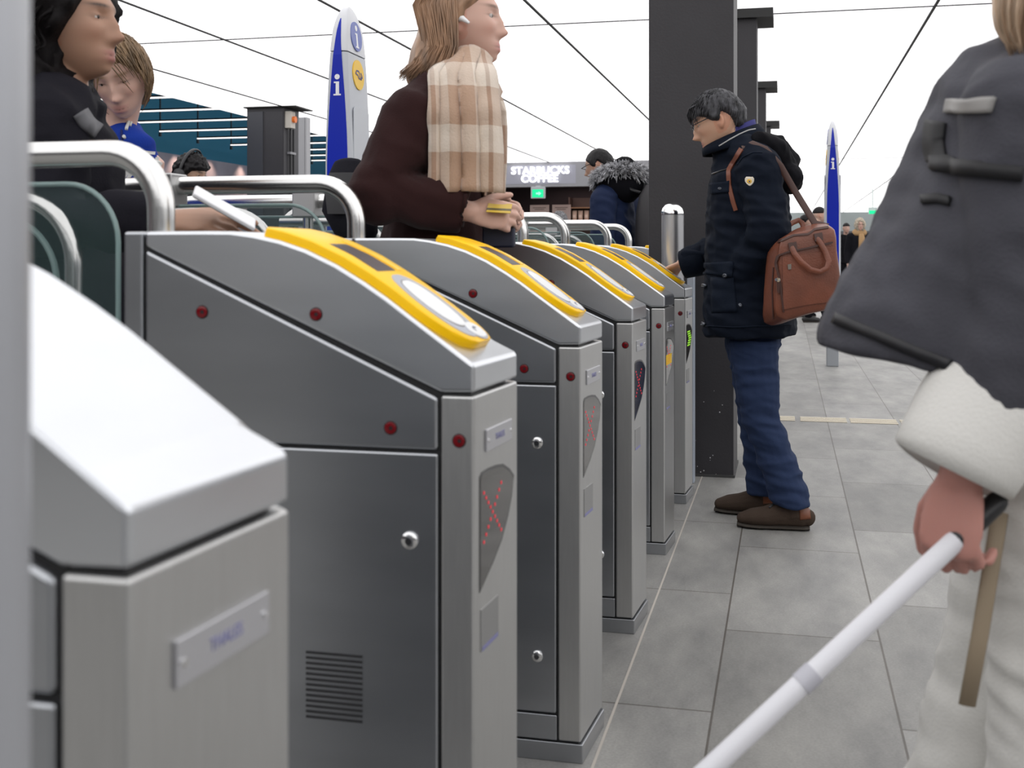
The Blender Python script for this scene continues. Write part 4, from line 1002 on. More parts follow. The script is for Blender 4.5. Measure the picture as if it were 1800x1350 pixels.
# leather bag
bg = thing('leather_bag', 'tan leather briefcase hanging behind the hip of the man in navy', 'bag', P(1415, 570, 4.2))
bo = bg.location
fr = [(1372, 424), (1384, 413), (1420, 404), (1458, 398), (1467, 404), (1471, 440), (1478, 500), (1476, 531), (1466, 541), (1420, 552), (1380, 564), (1364, 556), (1362, 520), (1366, 460)]
bk = [(1350, 442), (1362, 426), (1400, 402), (1446, 391), (1455, 398), (1460, 440), (1466, 500), (1464, 528), (1452, 536), (1400, 558), (1356, 572), (1343, 566), (1342, 530), (1346, 470)]
bm = B()
cen = V((1418, 480))
def shrink(pts, f): return [(cen.x+(x-cen.x)*f, cen.y+(y-cen.y)*f) for x, y in pts]
mid = lambda t: [(a+(c-a)*t, b+(d-b)*t) for (a, b), (c, d) in zip(fr, bk)]
rg = [(shrink(fr, .12), 4.085), (shrink(fr, .6), 4.088), (shrink(fr, .9), 4.095), (shrink(fr, .98), 4.102), (fr, 4.115), (shrink(mid(.5), 1.01), 4.16), (bk, 4.205), (shrink(bk, .95), 4.22), (shrink(bk, .5), 4.225), (shrink(bk, .12), 4.225)]
RR = [[bm.verts.new(P(x, y, Y)-bo) for x, y in r] for r, Y in rg]
for a, b in zip(RR, RR[1:]):
    for i in range(14): bm.faces.new((a[i], a[(i+1) % 14], b[(i+1) % 14], b[i]))
bm.faces.new(RR[0]); bm.faces.new(RR[-1][::-1])
bmesh.ops.recalc_face_normals(bm, faces=bm.faces); bmesh.ops.subdivide_edges(bm, edges=list(bm.edges), cuts=2, use_grid_fill=True, smooth=.35)
bb = obj('bag_body', bm, TAN, bg, True)
wv = bpy.data.meshes.new('w'); bmc = bmesh.new(); bmc.from_mesh(bb.data); bmesh.ops.translate(bmc, verts=bmc.verts, vec=bo); bmc.to_mesh(wv); bmc.free(); bt = bvh(wv)
def bagp(n, rows, m, th=.003): 
    b_ = lay(bt, rows, th); bmesh.ops.translate(b_, verts=b_.verts, vec=-bo); return obj(n, b_, m, bg, True)
bagp('front_pocket', quad((1374, 462), (1402, 452), (1394, 548), (1379, 551), 8, 16) if False else [[(1376+(x*92), 452-10*x-2*math.sin(x*3)+y*(92-4*x)) for x in lin(0, .98, 16)] for y in lin(0, 1, 14)], TAN, .006)
bagp('pocket_seam', ribbon([(1377, 548), (1372, 500), (1366, 462), (1370, 449), (1385, 443), (1420, 436), (1462, 426)], 3, 50), TAND, .008)
bagp('top_zip', ribbon([(1368, 426), (1395, 414), (1420, 412), (1432, 404), (1456, 400)], 3.2, 30), TAND, .004)
bagp('gusset_seam', ribbon([(1360, 470), (1358, 510), (1360, 560)], 2, 30), TAND, .003)
bagp('zip_pull', quad((1367, 490), (1371, 490), (1371, 515), (1368, 515), 3, 6), TAND, .011); bagp('zip_slider', dots(1369, 492, 3.5), CHROME, .012)
bagp('emblem', quad((1384, 465), (1390, 464), (1390, 473), (1385, 474), 3, 3), mat('emblem_metal', (.25, .23, .2), .4, .8), .012)
def bsweep(n, pts, r, m=TAN, ref=V((0, 1, 0)), par=None):
    b_ = sweep(B(), [P(x, y, Y)-bo for x, y, Y in pts], r, ref, 10, rnd=False); return obj(n, b_, m, par or bg, True)
bsweep('handle', [(1391, 434, 4.085), (1397, 446, 4.07), (1408, 460, 4.06), (1425, 474, 4.055), (1442, 478, 4.055), (1454, 471, 4.055), (1457, 458, 4.06), (1450, 440, 4.07), (1440, 424, 4.08), (1433, 416, 4.09)], [(.005, .010)]*10)
bsweep('handle', [(1375, 414, 4.2), (1380, 402, 4.22), (1392, 392, 4.24), (1404, 387, 4.24), (1410, 392, 4.24), (1413, 402, 4.23)], [(.005, .010)]*6)
for x, y in ((1391, 434), (1436, 418)): bagp('handle_tab', quad((x-6, y-6), (x+8, y-9), (x+10, y+4), (x-4, y+7), 4, 4), TAND, .009)
# shoulder strap (its front run lies on the chest)
bsweep('strap', [(1455, 398, 4.16), (1432, 392, 4.19), (1412, 360, 4.22), (1396, 334, 4.26), (1372, 292, 4.25), (1345, 262, 4.27), (1322, 252, 4.30), (1304, 259, 4.31)], [(.0125, .003)]*8, TAND, V((1, 0, .4)))
b_ = lay(jb, ribbon([(1304, 262), (1290, 284), (1281, 300), (1282, 325), (1288, 350), (1294, 370)], 7, 30), .005); bmesh.ops.translate(b_, verts=b_.verts, vec=-bo); obj('strap', b_, mat('tan_strap', (.17, .05, .025), .5), bg, True)
bagp('strap_end', quad((1428, 392), (1440, 390), (1444, 402), (1432, 405), 4, 4), TAND, .006)
# cuff of his right sleeve
cw_ = P(1198, 466, 4.86); ce_ = P(1238, 455, 4.83)
addp(man, 'cuff', sweep(B(), [cw_, cw_.lerp(ce_, .05), cw_.lerp(ce_, .5), ce_], [(.052, .052), (.060, .058), (.064, .06), (.067, .062)], UP, 20), NAVY, man['jacket'])

# ================================================================== WOMAN IN BROWN COAT
BROWN = cloth('brown_wool', (.030, .0125, .0125), .95, sheen=.08, bscale=300)
GREYT = cloth('charcoal_cloth', (.02, .02, .026), .85)
BASE = P(768, 443, 2.95); BASE.z = 0
J = std(BASE, RIGHT, 1.73)
J.update(pelvis=P(762, 480, 2.95), chest=P(788, 268, 2.93), neck=P(806, 150, 2.92), head=P(812, 42, 2.92), hF=RIGHT*1-FWD*.08, hU=UP+RIGHT*.02,
    shR=P(735, 205, 2.77), elR=P(668, 336, 2.71), wrR=P(826, 372, 2.73), shL=P(800, 200, 3.08), elL=P(765, 330, 3.12), wrL=P(852, 372, 2.98),
    hipR=P(752, 520, 2.87), hipL=P(762, 520, 3.02), tR=RIGHT, tL=RIGHT)
for k_, dx in (('R', -.08), ('L', .12)):
    b0 = J['hip'+k_]; J['kn'+k_] = V((b0.x, b0.y, .49))+RIGHT*(dx*.6+.03); J['an'+k_] = V((b0.x, b0.y, .085))+RIGHT*dx
tors = [(P(758, 560, 2.95), .165, .21), (P(760, 480, 2.95), .15, .20), (P(772, 380, 2.94), .132, .185), (P(785, 290, 2.93), .125, .185), (P(793, 215, 2.92), .115, .185), (P(797, 180, 2.92), .098, .165), (P(803, 155, 2.92), .075, .10), (P(808, 138, 2.92), .064, .066)]
HAIRW = mat('light_brown_hair', (.31, .18, .105), .4, nscale=42, namt=.45, stretch=(1, 1, .12), bump=.4, bscale=120)
woman = person('young woman in dark brown coat and plaid scarf walking between the gates', J, (.64, .40, .32), BROWN, GREYT, DARKC, HAIRW, vox=.007, hi=True, torso=tors, sleeve=(.083, .082, .056), fold=.010, seed=12, jf=(8, 8, 11), thigh=(.09, .066, .06),
    head_kw=dict(nose=.85, jaw=1.1), pk=dict(brow=(.16, .09, .06), lip=(.50, .19, .18), blush=.16),
    hair=dict(mask=lambda a, z, n: sm(-.004, .012, z-(.066 if a < 35 else .066-(a-35)/45*.05 if a < 80 else -.0-.10*sm(80, 108, a))), t=.017, na=.003),
    hands={'R': dict(d=RIGHT*.97-UP*.1+FWD*.12, pn=FWD*.9-UP*.25, side=1, curl=(.5, .55, .6, .65), thumb=.2, sc=.95), 'L': dict(d=RIGHT*.9-FWD*.35+UP*.05, pn=-FWD*.6-UP*.5, side=-1, curl=(.5, .6, .65, .7), thumb=.2, sc=.92)})
M = woman['M']; rr = random.Random(5)
# long hair falling down the back
bm = B()
sweep(bm, [P(792, -12, 2.92), P(776, 35, 2.92), P(764, 75, 2.92), P(752, 110, 2.91), P(744, 140, 2.90)], [(.06, .078), (.05, .092), (.046, .098), (.048, .105), (.045, .105)], RIGHT, 18, rnd=True)
hm = union(bm, .007, 5); folds(hm, .006, (22, 22, 3), 4, .3); woman['put']('long_hair', hm, HAIRW)
paths = []
for i in range(520):
    u = rr.uniform(-1, 1); side = rr.random()
    a = rr.uniform(.15, 1)
    # from crown over the side of the head to the back
    s0 = M @ V((u*.03, rr.uniform(-.05, .045), .122+rr.uniform(-.004, .004)))
    lat = (1 if rr.random() < .72 else -1)
    xk = rr.random()
    s1 = M @ V((lat*(.088+rr.uniform(-.004, .008)), -.012-.10*xk+.012*rr.random(), .03))
    s2p = P(806-62*xk, 78+6*rr.random(), 2.92-lat*(.088+rr.uniform(-.01, .02))); s3p = P(792-92*xk, 120+18*rr.random()+5*xk, 2.91-lat*(.10+rr.uniform(-.02, .03)))
    sm_ = M @ V((lat*.062, -.008-.05*xk, .102))
    paths.append([s0, sm_, s1, s2p, s3p])
def smoothp(p, n=9):
    out = []
    for i in range(n):
        t = i/(n-1)*(len(p)-1); k_ = min(int(t), len(p)-2); t -= k_
        p0, p1, p2, p3 = p[max(k_-1, 0)], p[k_], p[k_+1], p[min(k_+2, len(p)-1)]
        out.append(.5*((2*p1)+(p2-p0)*t+(2*p0-5*p1+4*p2-p3)*t*t+(3*p1-p0-3*p2+p3)*t**3))
    return out
o = addp(woman, 'hair_strand', strands([smoothp(p) for p in paths], .0021, 5), HAIRW); o['kind'] = 'stuff'
# earphone
addp(woman, 'earphone', sweep(B(), [M @ V((.079, .003, -.004)), M @ V((.086, .012, -.004)), M @ V((.086, .026, -.014))], [.007, .0075, .004], UP, 10, rnd=True), mat('earphone_white', (.85, .85, .86), .3))
# plaid scarf
def plaid():
    m = bpy.data.materials.new('plaid_wool'); m.use_nodes = True; nt = m.node_tree; b = nt.nodes['Principled BSDF']; L = nt.links
    uv = nt.nodes.new('ShaderNodeAttribute'); uv.attribute_name = 'weave'; sx = nt.nodes.new('ShaderNodeSeparateXYZ'); L.new(uv.outputs['Vector'], sx.inputs[0])
    def band(sock, cols):
        fr_ = nt.nodes.new('ShaderNodeMath'); fr_.operation = 'FRACT'; L.new(sock, fr_.inputs[0])
        r = nt.nodes.new('ShaderNodeValToRGB'); r.color_ramp.interpolation = 'CONSTANT'; e = r.color_ramp.elements
        e[0].position = 0; e[0].color = (*cols[0][1], 1); e[1].position = cols[1][0]; e[1].color = (*cols[1][1], 1)
        for p, c in cols[2:]: q = e.new(p); q.color = (*c, 1)
        L.new(fr_.outputs[0], r.inputs[0]); return r
    W, Tn, D = (.68, .59, .50), (.42, .275, .19), (.30, .18, .125)
    r1 = band(sx.outputs[1], [(0, Tn), (.42, W), (.82, Tn)]); r2 = band(sx.outputs[0], [(0, Tn), (.28, W), (.5, D), (.58, W), (.80, Tn)])
    mx = nt.nodes.new('ShaderNodeMix'); mx.data_type = 'RGBA'; mx.inputs[0].default_value = .42; L.new(r1.outputs[0], mx.inputs[6]); L.new(r2.outputs[0], mx.inputs[7])
    L.new(mx.outputs[2], b.inputs['Base Color']); b.inputs['Roughness'].default_value = .95; b.inputs['Sheen Weight'].default_value = .3
    tc = nt.nodes.new('ShaderNodeTexCoord'); n2 = nt.nodes.new('ShaderNodeTexNoise'); n2.inputs['Scale'].default_value = 180; L.new(tc.outputs['Object'], n2.inputs[0])
    bp = nt.nodes.new('ShaderNodeBump'); bp.inputs['Strength'].default_value = .5; bp.inputs['Distance'].default_value = .003; L.new(n2.outputs[0], bp.inputs['Height']); L.new(bp.outputs[0], b.inputs['Normal'])
    return m
PLAID = plaid()
def weave(o, fn):
    at = o.data.attributes.new('weave', 'FLOAT_VECTOR', 'POINT')
    for i, v in enumerate(o.data.vertices): at.data[i].vector = fn(v.co+woman['base'])
# hanging panels down the chest
def panel(pts, wd, th, dx, seed, name):
    bm = B(); rows = []
    for i in range(34):
        t = i/33*(len(pts)-1); k_ = min(int(t), len(pts)-2); p = pts[k_].lerp(pts[k_+1], t-k_); row = []
        w_ = wd[0]+(wd[1]-wd[0])*i/33; w_ *= .52+.48*sm(0, 9, i)
        for j in range(21):
            u = j/20-.5
            bulge = (.012*math.sin(j*1.15+seed))*(.2+.8*sm(2, 10, i))+.018*(1-(2*u)**2)
            row.append(p-UP*(.022*(2*u)**2*(1-sm(0, 8, i)))+dx*u*w_-FWD*(bulge+.008*noise.noise(V((u*3, i*.2, seed)))))
        rows.append([bm.verts.new(q) for q in row])
    for a, b in zip(rows, rows[1:]):
        for j in range(20): bm.faces.new((a[j], a[j+1], b[j+1], b[j]))
    bmesh.ops.recalc_face_normals(bm, faces=bm.faces); bmesh.ops.solidify(bm, geom=list(bm.faces), thickness=th)
    o = addp(woman, name, bm, PLAID); top = pts[0]
    weave(o, lambda p: V(((p-top).dot(dx)*7.5+.35, (top.z-p.z)*6.2+.18, 0))); return o
panel([P(828, 92, 2.86), P(812, 140, 2.775), P(815, 200, 2.725), P(818, 260, 2.72), P(818, 338, 2.725)], (.15, .165), .02, (RIGHT*.95+FWD*.15).normalized(), 1., 'scarf')
panel([P(850, 150, 2.90), P(858, 195, 2.86), P(858, 250, 2.85), P(852, 345, 2.85)], (.06, .085), .022, (RIGHT*.75+FWD*.65).normalized(), 2.4, 'scarf_end')
rings = []
for z, rx_, ry_, dx_ in ((162, .115, .135, -4), (146, .108, .125, 0), (128, .092, .105, 4), (112, .080, .090, 8), (98, .074, .080, 8)):
    rings.append([P(806+dx_, z, 2.92)+RIGHT*math.cos(a)*rx_*(1+.05*math.sin(5*a+z))+FWD*math.sin(a)*ry_+UP*(-.022*math.cos(a)+.006*math.sin(7*a)) for a in lin(0, math.tau*27/28, 28)])
o = addp(woman, 'scarf_wrap', ringloft(rings, .02), PLAID)
weave(o, lambda p: V((math.atan2((p-P(806, 130, 2.92)).dot(FWD), (p-P(806, 130, 2.92)).dot(RIGHT))*.9, (p.z)*9, 0)))
# coat lapel and button strip
A2 = lambda n, rows, m, th=.004: addp(woman, n, lay(woman['jb'], rows, th), m, woman['jacket'])
A2('cuff', ribbon([(818, 342), (815, 368), (810, 398)], 5, 14), BROWN, .005)
# things in her hand
yc = P(876, 366, 2.72)
t = thing('yellow_card', 'yellow card held in the hands of the woman in the brown coat', 'card', yc)
obj('card', plate(B(), [(-.03, -.018), (.03, -.024), (.035, .02), (-.025, .024)], V((0, 0, 0)), (RIGHT*.9+FWD*.3).normalized(), (UP*.5+FWD*.8).normalized(), (RIGHT*.9+FWD*.3).normalized().cross((UP*.5+FWD*.8).normalized()), -.0008, .0008), mat('card_yellow', (.62, .42, .05), .4), t)
obj('card_stripe', plate(B(), [(-.03, -.01), (.032, -.014), (.033, -.004), (-.029, .0)], V((0, 0, 0)), (RIGHT*.9+FWD*.3).normalized(), (UP*.5+FWD*.8).normalized(), (RIGHT*.9+FWD*.3).normalized().cross((UP*.5+FWD*.8).normalized()), -.0009, .0011), mat('card_dark', (.1, .08, .03), .4), t)
wl = P(884, 410, 2.78)
t = thing('navy_wallet', 'dark navy wallet hanging under the hand of the woman in brown', 'wallet', wl)
obj('case', bx(-.05, -.012, -.035, .03, .012, .03), mat('wallet_navy', (.008, .01, .03), .5), t, bevel=.006)
obj('zip', bx(-.05, -.014, .012, .03, .014, .016), mat('zip_black'), t)
# her bag behind
gb = P(614, 345, 3.12)
t = thing('grey_bag', 'dark grey shoulder bag carried behind the woman in the brown coat', 'bag', gb)
bm = B(); sweep(bm, [V((0, 0, -.09))+RIGHT*.02, V((0, 0, -.03)), V((0, 0, .05)), V((0, 0, .085))], [(.055, .10), (.06, .11), (.05, .095), (.02, .08)], FWD, 18, rnd=True)
obj('bag_body', union(bm, .006, 3).copy() and bm if False else bm, GREYT, t, True) if False else None
bm2 = B(); sweep(bm2, [RIGHT*.02-UP*.09, -UP*.03+V((0, 0, 0)), UP*.05, UP*.085], [(.055, .06), (.06, .075), (.05, .06), (.02, .045)], FWD, 18, rnd=True)
bm.free()
obj('bag_body', bm2, GREYT, t, True)
obj('bag_flap', sweep(B(), [UP*.06-FWD*.056+RIGHT*.0, UP*.0-FWD*.064, -UP*.05-FWD*.06], [(.045, .005), (.055, .005), (.05, .004)], RIGHT, 12), mat('charcoal_flap', (.07, .07, .075), .7), t, True)
obj('bag_strap', sweep(B(), [UP*.085, UP*.10+RIGHT*.05+FWD*.02, UP*.12+RIGHT*.12+FWD*.03], [(.016, .003)]*3, FWD, 8), BLACKP, t, True)

# ================================================================== CURLY-HAIRED WOMAN AT LEFT
BASE = P(100, 443, 2.35); BASE.z = 0
J = std(BASE, RIGHT, 1.72)
J.update(pelvis=P(92, 560, 2.35), chest=P(96, 305, 2.35), neck=P(108, 172, 2.35), head=P(122, 48, 2.35), hF=RIGHT-FWD*.15, shR=P(78, 226, 2.20), elR=P(95, 392, 2.15), wrR=P(292, 388, 2.14),
    shL=P(112, 226, 2.51), elL=P(120, 390, 2.55), wrL=P(200, 420, 2.50), hipR=P(88, 600, 2.27), hipL=P(94, 600, 2.43))
for k_, dx in (('R', .1), ('L', -.12)):
    b0 = J['hip'+k_]; J['kn'+k_] = V((b0.x, b0.y, .46))+RIGHT*(dx*.6+.03); J['an'+k_] = V((b0.x, b0.y, .085))+RIGHT*dx; J['t'+k_] = RIGHT
CURL = mat('curly_black_hair', (.005, .0035, .004), .6, spec=.15, bump=.3, bscale=120)
GREYJ = cloth('dark_grey_jacket', (.012, .0115, .016), .8)
left = person('woman with black curly hair and dark jacket at the left edge, reaching with a phone', J, (.40, .225, .15), GREYJ, DARKC, DARKC, CURL, vox=.008, hi=True, sleeve=(.078, .072, .052), fold=.010, seed=21,
    head_kw=dict(nose=.95), pk=dict(brow=(.02, .012, .01), lip=(.36, .13, .12)),
    torso=[(P(90, 590, 2.35), .15, .2), (P(92, 500, 2.35), .14, .19), (P(95, 380, 2.35), .13, .185), (P(96, 290, 2.35), .13, .185), (P(98, 225, 2.35), .115, .16), (P(106, 188, 2.35), .09, .11), (P(118, 162, 2.35), .088, .09), (P(126, 148, 2.35), .082, .085)],
    hair=dict(mask=lambda a, z, n: (.42+.58*sm(20, 85, a))*sm(-.01, .012, z-(.07 if a < 40 else .07-(a-40)/45*.115 if a < 85 else -.2)), t=.045, na=.022, nf=4),
    hands={'R': dict(d=RIGHT*.98+UP*.02, pn=UP*-.8+FWD*.5, side=1, curl=(.2, .25, .3, .3), thumb=.15, sc=1.0), 'L': dict(d=RIGHT*.8-UP*.4, pn=FWD, side=-1)})
M = left['M']; rr = random.Random(9); paths = []
for i in range(420):
    n = V((rr.gauss(0, 1), rr.gauss(-.55, .8), rr.gauss(.1, .9))).normalized()
    if n.y > .35 and n.z < .45: continue
    if n.y > .25 or (n.y > -.1 and n.z < .3): continue
    p = head_local(n, 0); q = M @ (p+n*rr.uniform(.03, .062)); dn = (-UP*1+M.to_3x3() @ V((n.x*.2, -.15, 0))).normalized(); x_, y_ = frame(dn, RIGHT)
    Lh = rr.uniform(.07, .15); rr_ = rr.uniform(.008, .013); ph = rr.uniform(0, 6); tw = rr.uniform(55, 85)
    paths.append([q+dn*(t*Lh)+(x_*math.cos(ph+tw*t*Lh)+y_*math.sin(ph+tw*t*Lh))*rr_*(.5+t*.7) for t in lin(0, 1, 16)])
o = addp(left, 'hair_curl', strands(paths, .0055, 5), CURL); o['kind'] = 'stuff'
bm = B(); sweep(bm, [P(70, 60, 2.39), P(75, 120, 2.37), P(85, 172, 2.35)], [(.085, .12), (.095, .135), (.07, .12)], RIGHT, 18, rnd=True)
hm = union(bm, .008, 3); folds(hm, .02, (26, 26, 26), 3); left['put']('hair_mass', hm, CURL)
addp(left, 'shoulder_strap', lay(left['jb'], ribbon([(139, 198), (150, 215), (170, 232)], 26, 10), .006), mat('strap_grey', (.10, .10, .11), .7), left['jacket'])
pc = P(395, 366, 2.10)
t = thing('mobile_phone', 'pale phone held above the nearest gate by the curly-haired woman', 'phone', pc)
xa = (P(452, 398, 2.12)-P(340, 334, 2.08)).normalized(); ya = FWD*.97+UP*.14; ya = (ya-xa*ya.dot(xa)).normalized(); za = xa.cross(ya)
def obx(n, a, m, par, bev=.003):
    bm = bx(*a); 
    for v in bm.verts: v.co = xa*v.co.x+ya*v.co.y+za*v.co.z
    return obj(n, bm, m, par, bevel=bev)
obx('case', (-.063, -.035, -.004, .063, .035, .004), mat('phone_white', (.72, .72, .74), .35), t)
obx('screen', (-.058, -.031, -.0048, .058, .031, -.0041), mat('phone_glass', (.01, .01, .013), .1), t, .0005)

# ================================================================== YOUTH IN BLUE VARSITY JACKET
VB = cloth('royal_blue_wool', (.008, .035, .28), .9); VW = cloth('cream_sleeve', (.62, .62, .60), .6)
BASE = P(205, 443, 3.25); BASE.z = 0
Fy = (-FWD*.85+RIGHT*.42).normalized(); Ly = UP.cross(Fy)
J = std(BASE, Fy, 1.66)
J.update(pelvis=P(192, 500, 3.28), chest=P(192, 330, 3.28), neck=P(204, 226, 3.26), head=P(211, 134, 3.2), hF=-FWD*.8+RIGHT*.08-UP*.5, hU=UP-FWD*.45-RIGHT*.12,
    shL=P(232, 262, 3.22), shR=P(150, 250, 3.30), elL=P(240, 350, 3.22), wrL=P(244, 420, 3.1), elR=P(140, 350, 3.25), wrR=P(180, 410, 3.05))
HAIRY = mat('dark_blond_hair', (.20, .125, .065), .45, nscale=42, namt=.5, stretch=(1, 1, .2), bump=.4, bscale=110)
youth = person('fair-haired youth in royal blue varsity jacket looking down, behind the nearest handrail', J, torso=[(P(192, 540, 3.28), .13, .16), (P(192, 440, 3.28), .125, .155), (P(192, 340, 3.28), .125, .15), (P(195, 275, 3.28), .115, .145), (P(201, 240, 3.27), .085, .10), (P(206, 216, 3.25), .066, .068)], skin=(.66, .42, .34), torso_col=VB, leg_col=DARKC, shoe_col=DARKC, hair_col=HAIRY, vox=.008, hi=True, sleeve=(.066, .064, .052), fold=.008, seed=31,
    pk=dict(brow=(.3, .18, .1), lip=(.5, .22, .2)), hair=dict(mask=lambda a, z, n: sm(-.006, .012, z-(.062 if a < 30 else .062-(a-30)/50*.07 if a < 80 else -.03-.07*sm(80, 110, a))), t=.015, na=.006))
M = youth['M']; rr = random.Random(2); paths = []
for i in range(420):
    n = V((rr.gauss(0, 1), rr.gauss(-.1, .8), rr.gauss(.5, .6))).normalized(); p = head_local(n, 0)
    if p.z < (.055 if n.y > .5 else .0): continue
    crown = V((.1, -.4, .9)).normalized(); dn = n-crown; dn -= n*dn.dot(n)
    if dn.length < .05: continue
    dn.normalize(); Lh = rr.uniform(.05, .10); pts_ = []
    if n.y > .25: dn = (dn+V((.9 if n.x > -.02 else -.9, 0, 0))).normalized()
    for t_ in (0, .3, .65, 1):
        e = (n*p.length+dn*Lh*t_+V((.0, 0, -.02*t_))).normalized(); r_ = head_local(e, 0); pts_.append(M @ (r_+e*(.0155+rr.uniform(0, .004))))
    paths.append(pts_)
o = addp(youth, 'hair_strand', strands(paths, .0021, 5), HAIRY); o['kind'] = 'stuff'
A3 = lambda n, rows, m, th=.004, par=None: addp(youth, n, lay(youth['jb'], rows, th), m, par or youth['jacket'])
A3('collar_stripe', ribbon([(172, 190), (184, 207), (198, 221), (206, 226)], 6, 20), VW, .006); A3('collar_stripe', ribbon([(184, 188), (196, 204), (208, 222), (213, 228)], 5, 20), VW, .006)
A3('collar_stripe', ribbon([(222, 229), (226, 214), (229, 206)], 5, 12), VW, .006); A3('collar_stripe', ribbon([(229, 222), (231, 210), (228, 202)], 4, 12), VW, .006)
A3('front_opening', ribbon([(214, 230), (215, 255), (217, 300), (219, 360)], 3, 30), mat('varsity_dark', (.004, .012, .1), .9), .005)
for y in (242, 300): A3('snap_button', dots(219, y, 2.8), VW, .007)
A3('rucksack_strap', ribbon([(226, 191), (243, 208), (254, 232), (259, 252)], 13, 24), mat('strap_pale', (.42, .42, .44), .8), .010)
J = youth['J']; addp(youth, 'cream_sleeve', sweep(B(), [J['shL'].lerp(J['elL'], .28), J['shL'].lerp(J['elL'], .32), J['elL'], J['wrL']], [.074, .079, .072, .06], UP, 18), VW, youth['jacket'])
def decal_text(fig, s_, cx_, cy_, size, m, name, off=.004, rot=0.):
    c = bpy.data.curves.new('c', 'FONT'); c.body = s_; c.size = 1; c.offset = .03; c.align_x = 'CENTER'; c.align_y = 'CENTER'; c.resolution_u = 3
    t_ = bpy.data.objects.new('t', c); COL.objects.link(t_); me = bpy.data.meshes.new_from_object(t_.evaluated_get(bpy.context.evaluated_depsgraph_get())); bpy.data.objects.remove(t_)
    bm = bmesh.new(); bm.from_mesh(me); bmesh.ops.triangulate(bm, faces=bm.faces); bmesh.ops.subdivide_edges(bm, edges=[e for e in bm.edges if e.calc_length() > .2], cuts=2)
    for v in bm.verts:
        v.tag = False; x, y = v.co.x*size, -v.co.y*size; x, y = x*math.cos(rot)-y*math.sin(rot), x*math.sin(rot)+y*math.cos(rot)
        h = hit(fig['jb'], cx_+x, cy_+y, off)
        if h: v.co = h[0]
        else: v.tag = True
    bmesh.ops.delete(bm, geom=[v for v in bm.verts if v.tag], context='VERTS')
    bmesh.ops.delete(bm, geom=[e for e in bm.edges if e.calc_length() > .03], context='EDGES')
    return addp(fig, name, bm, m, fig['jacket'], False)
decal_text(youth, 'NTI', 245, 280, 38, VW, 'chest_letters', .008, .12)

# ================================================================== PASSER-BY WITH THE WHITE CANE
WHT = cloth('off_white_cotton', (.66, .65, .62), .9)
BASE = P(1810, 443, 1.56); BASE.z = 0
J = std(BASE, -RIGHT, 1.64)
J.update(pelvis=P(1815, 715, 1.56), chest=P(1790, 380, 1.56), neck=P(1868, 98, 1.56), head=P(1866, -40, 1.58), hF=-RIGHT*.35+FWD*.95-UP*.1, hU=UP-RIGHT*.05,
    shL=P(1800, 205, 1.40), shR=P(1795, 205, 1.72), elL=P(1800, 560, 1.38), wrL=P(1688, 838, 1.38), elR=P(1830, 560, 1.76), wrR=P(1860, 800, 1.74),
    hipL=P(1850, 760, 1.48), knL=P(1850, 1180, 1.48), hipR=P(1830, 760, 1.66), knR=P(1762, 1130, 1.67), tL=-RIGHT, tR=-RIGHT)
a = P(1880, 443, 1.49); J['anL'] = V((a.x, a.y, .085)); a = P(1650, 443, 1.68); J['anR'] = V((a.x, a.y, .085))
DGJ = cloth('slate_jacket', (.062, .062, .075), .75, nscale=3, namt=.25)
tors = [(P(1702, 655, 1.56), .205, .20), (P(1712, 600, 1.56), .200, .205), (P(1745, 490, 1.56), .178, .20), (P(1770, 380, 1.56), .158, .195), (P(1788, 280, 1.56), .137, .185), (P(1800, 200, 1.56), .125, .165), (P(1822, 150, 1.56), .105, .12), (P(1850, 116, 1.56), .07, .075)]
rp = person('passer-by at right edge in flared slate jacket and white trousers, holding a white cane', J, (.50, .24, .20), DGJ, WHT, WHT, HAIRL, vox=.008, hi=True, torso=tors, sleeve=(.08, .07, .055), thigh=(.095, .085, .10), fold=.010, seed=41,
    hair=dict(mask=lambda a, z, n: sm(-.006, .012, z-(.06 if a < 30 else .06-(a-30)/50*.08 if a < 80 else -.12)), t=.024, na=.008),
    hands={'L': dict(d=P(1672, 935, 1.38)-P(1690, 838, 1.38), pn=RIGHT*.7+FWD*.6, side=-1, curl=(.6, .7, .75, .8), thumb=.4, sc=1.05), 'R': dict(d=-UP, pn=-FWD, side=1)})
A5 = lambda n, rows, m, th=.004: addp(rp, n, lay(rp['jb'], rows, th), m, rp['jacket'])
A5('buckle', quad((1668, 176), (1752, 172), (1744, 198), (1664, 200), 8, 4), mat('buckle_grey', (.30, .29, .28), .5), .006)
A5('chest_strap', ribbon([(1640, 288), (1690, 294), (1740, 300), (1798, 306)], 26, 30), mat('strap_black', (.004, .004, .006), .6), .008)
A5('pocket_slot', ribbon([(1622, 352), (1650, 350), (1672, 355)], 16, 12), mat('strap_black'), .005)
A5('side_strap', ribbon([(1648, 215), (1644, 250), (1650, 285)], 34, 12), mat('strap_black'), .006)
A5('hem_band', ribbon([(1470, 560), (1540, 588), (1610, 618), (1672, 642)], 20, 40), mat('hem_black', (.006, .006, .009), .5), .006)
addp(rp, 'white_sleeve', sweep(B(), [P(1830, 560, 1.45), P(1785, 640, 1.42), P(1725, 735, 1.395), P(1690, 795, 1.385), P(1676, 822, 1.38), P(1673, 828, 1.38)], [.075, .082, .080, .076, .074, .066], RIGHT, 26), WHT)
bm = B(); sweep(bm, [P(1866, -95, 1.56), P(1858, -20, 1.52), P(1845, 50, 1.49), P(1838, 98, 1.47)], [(.075, .085), (.082, .085), (.07, .06), (.045, .035)], RIGHT, 16, rnd=True)
hm = union(bm, .006, 3); folds(hm, .006, (30, 30, 4), 2, .3); rp['put']('long_hair', hm, HAIRL)
rr = random.Random(8); paths = []
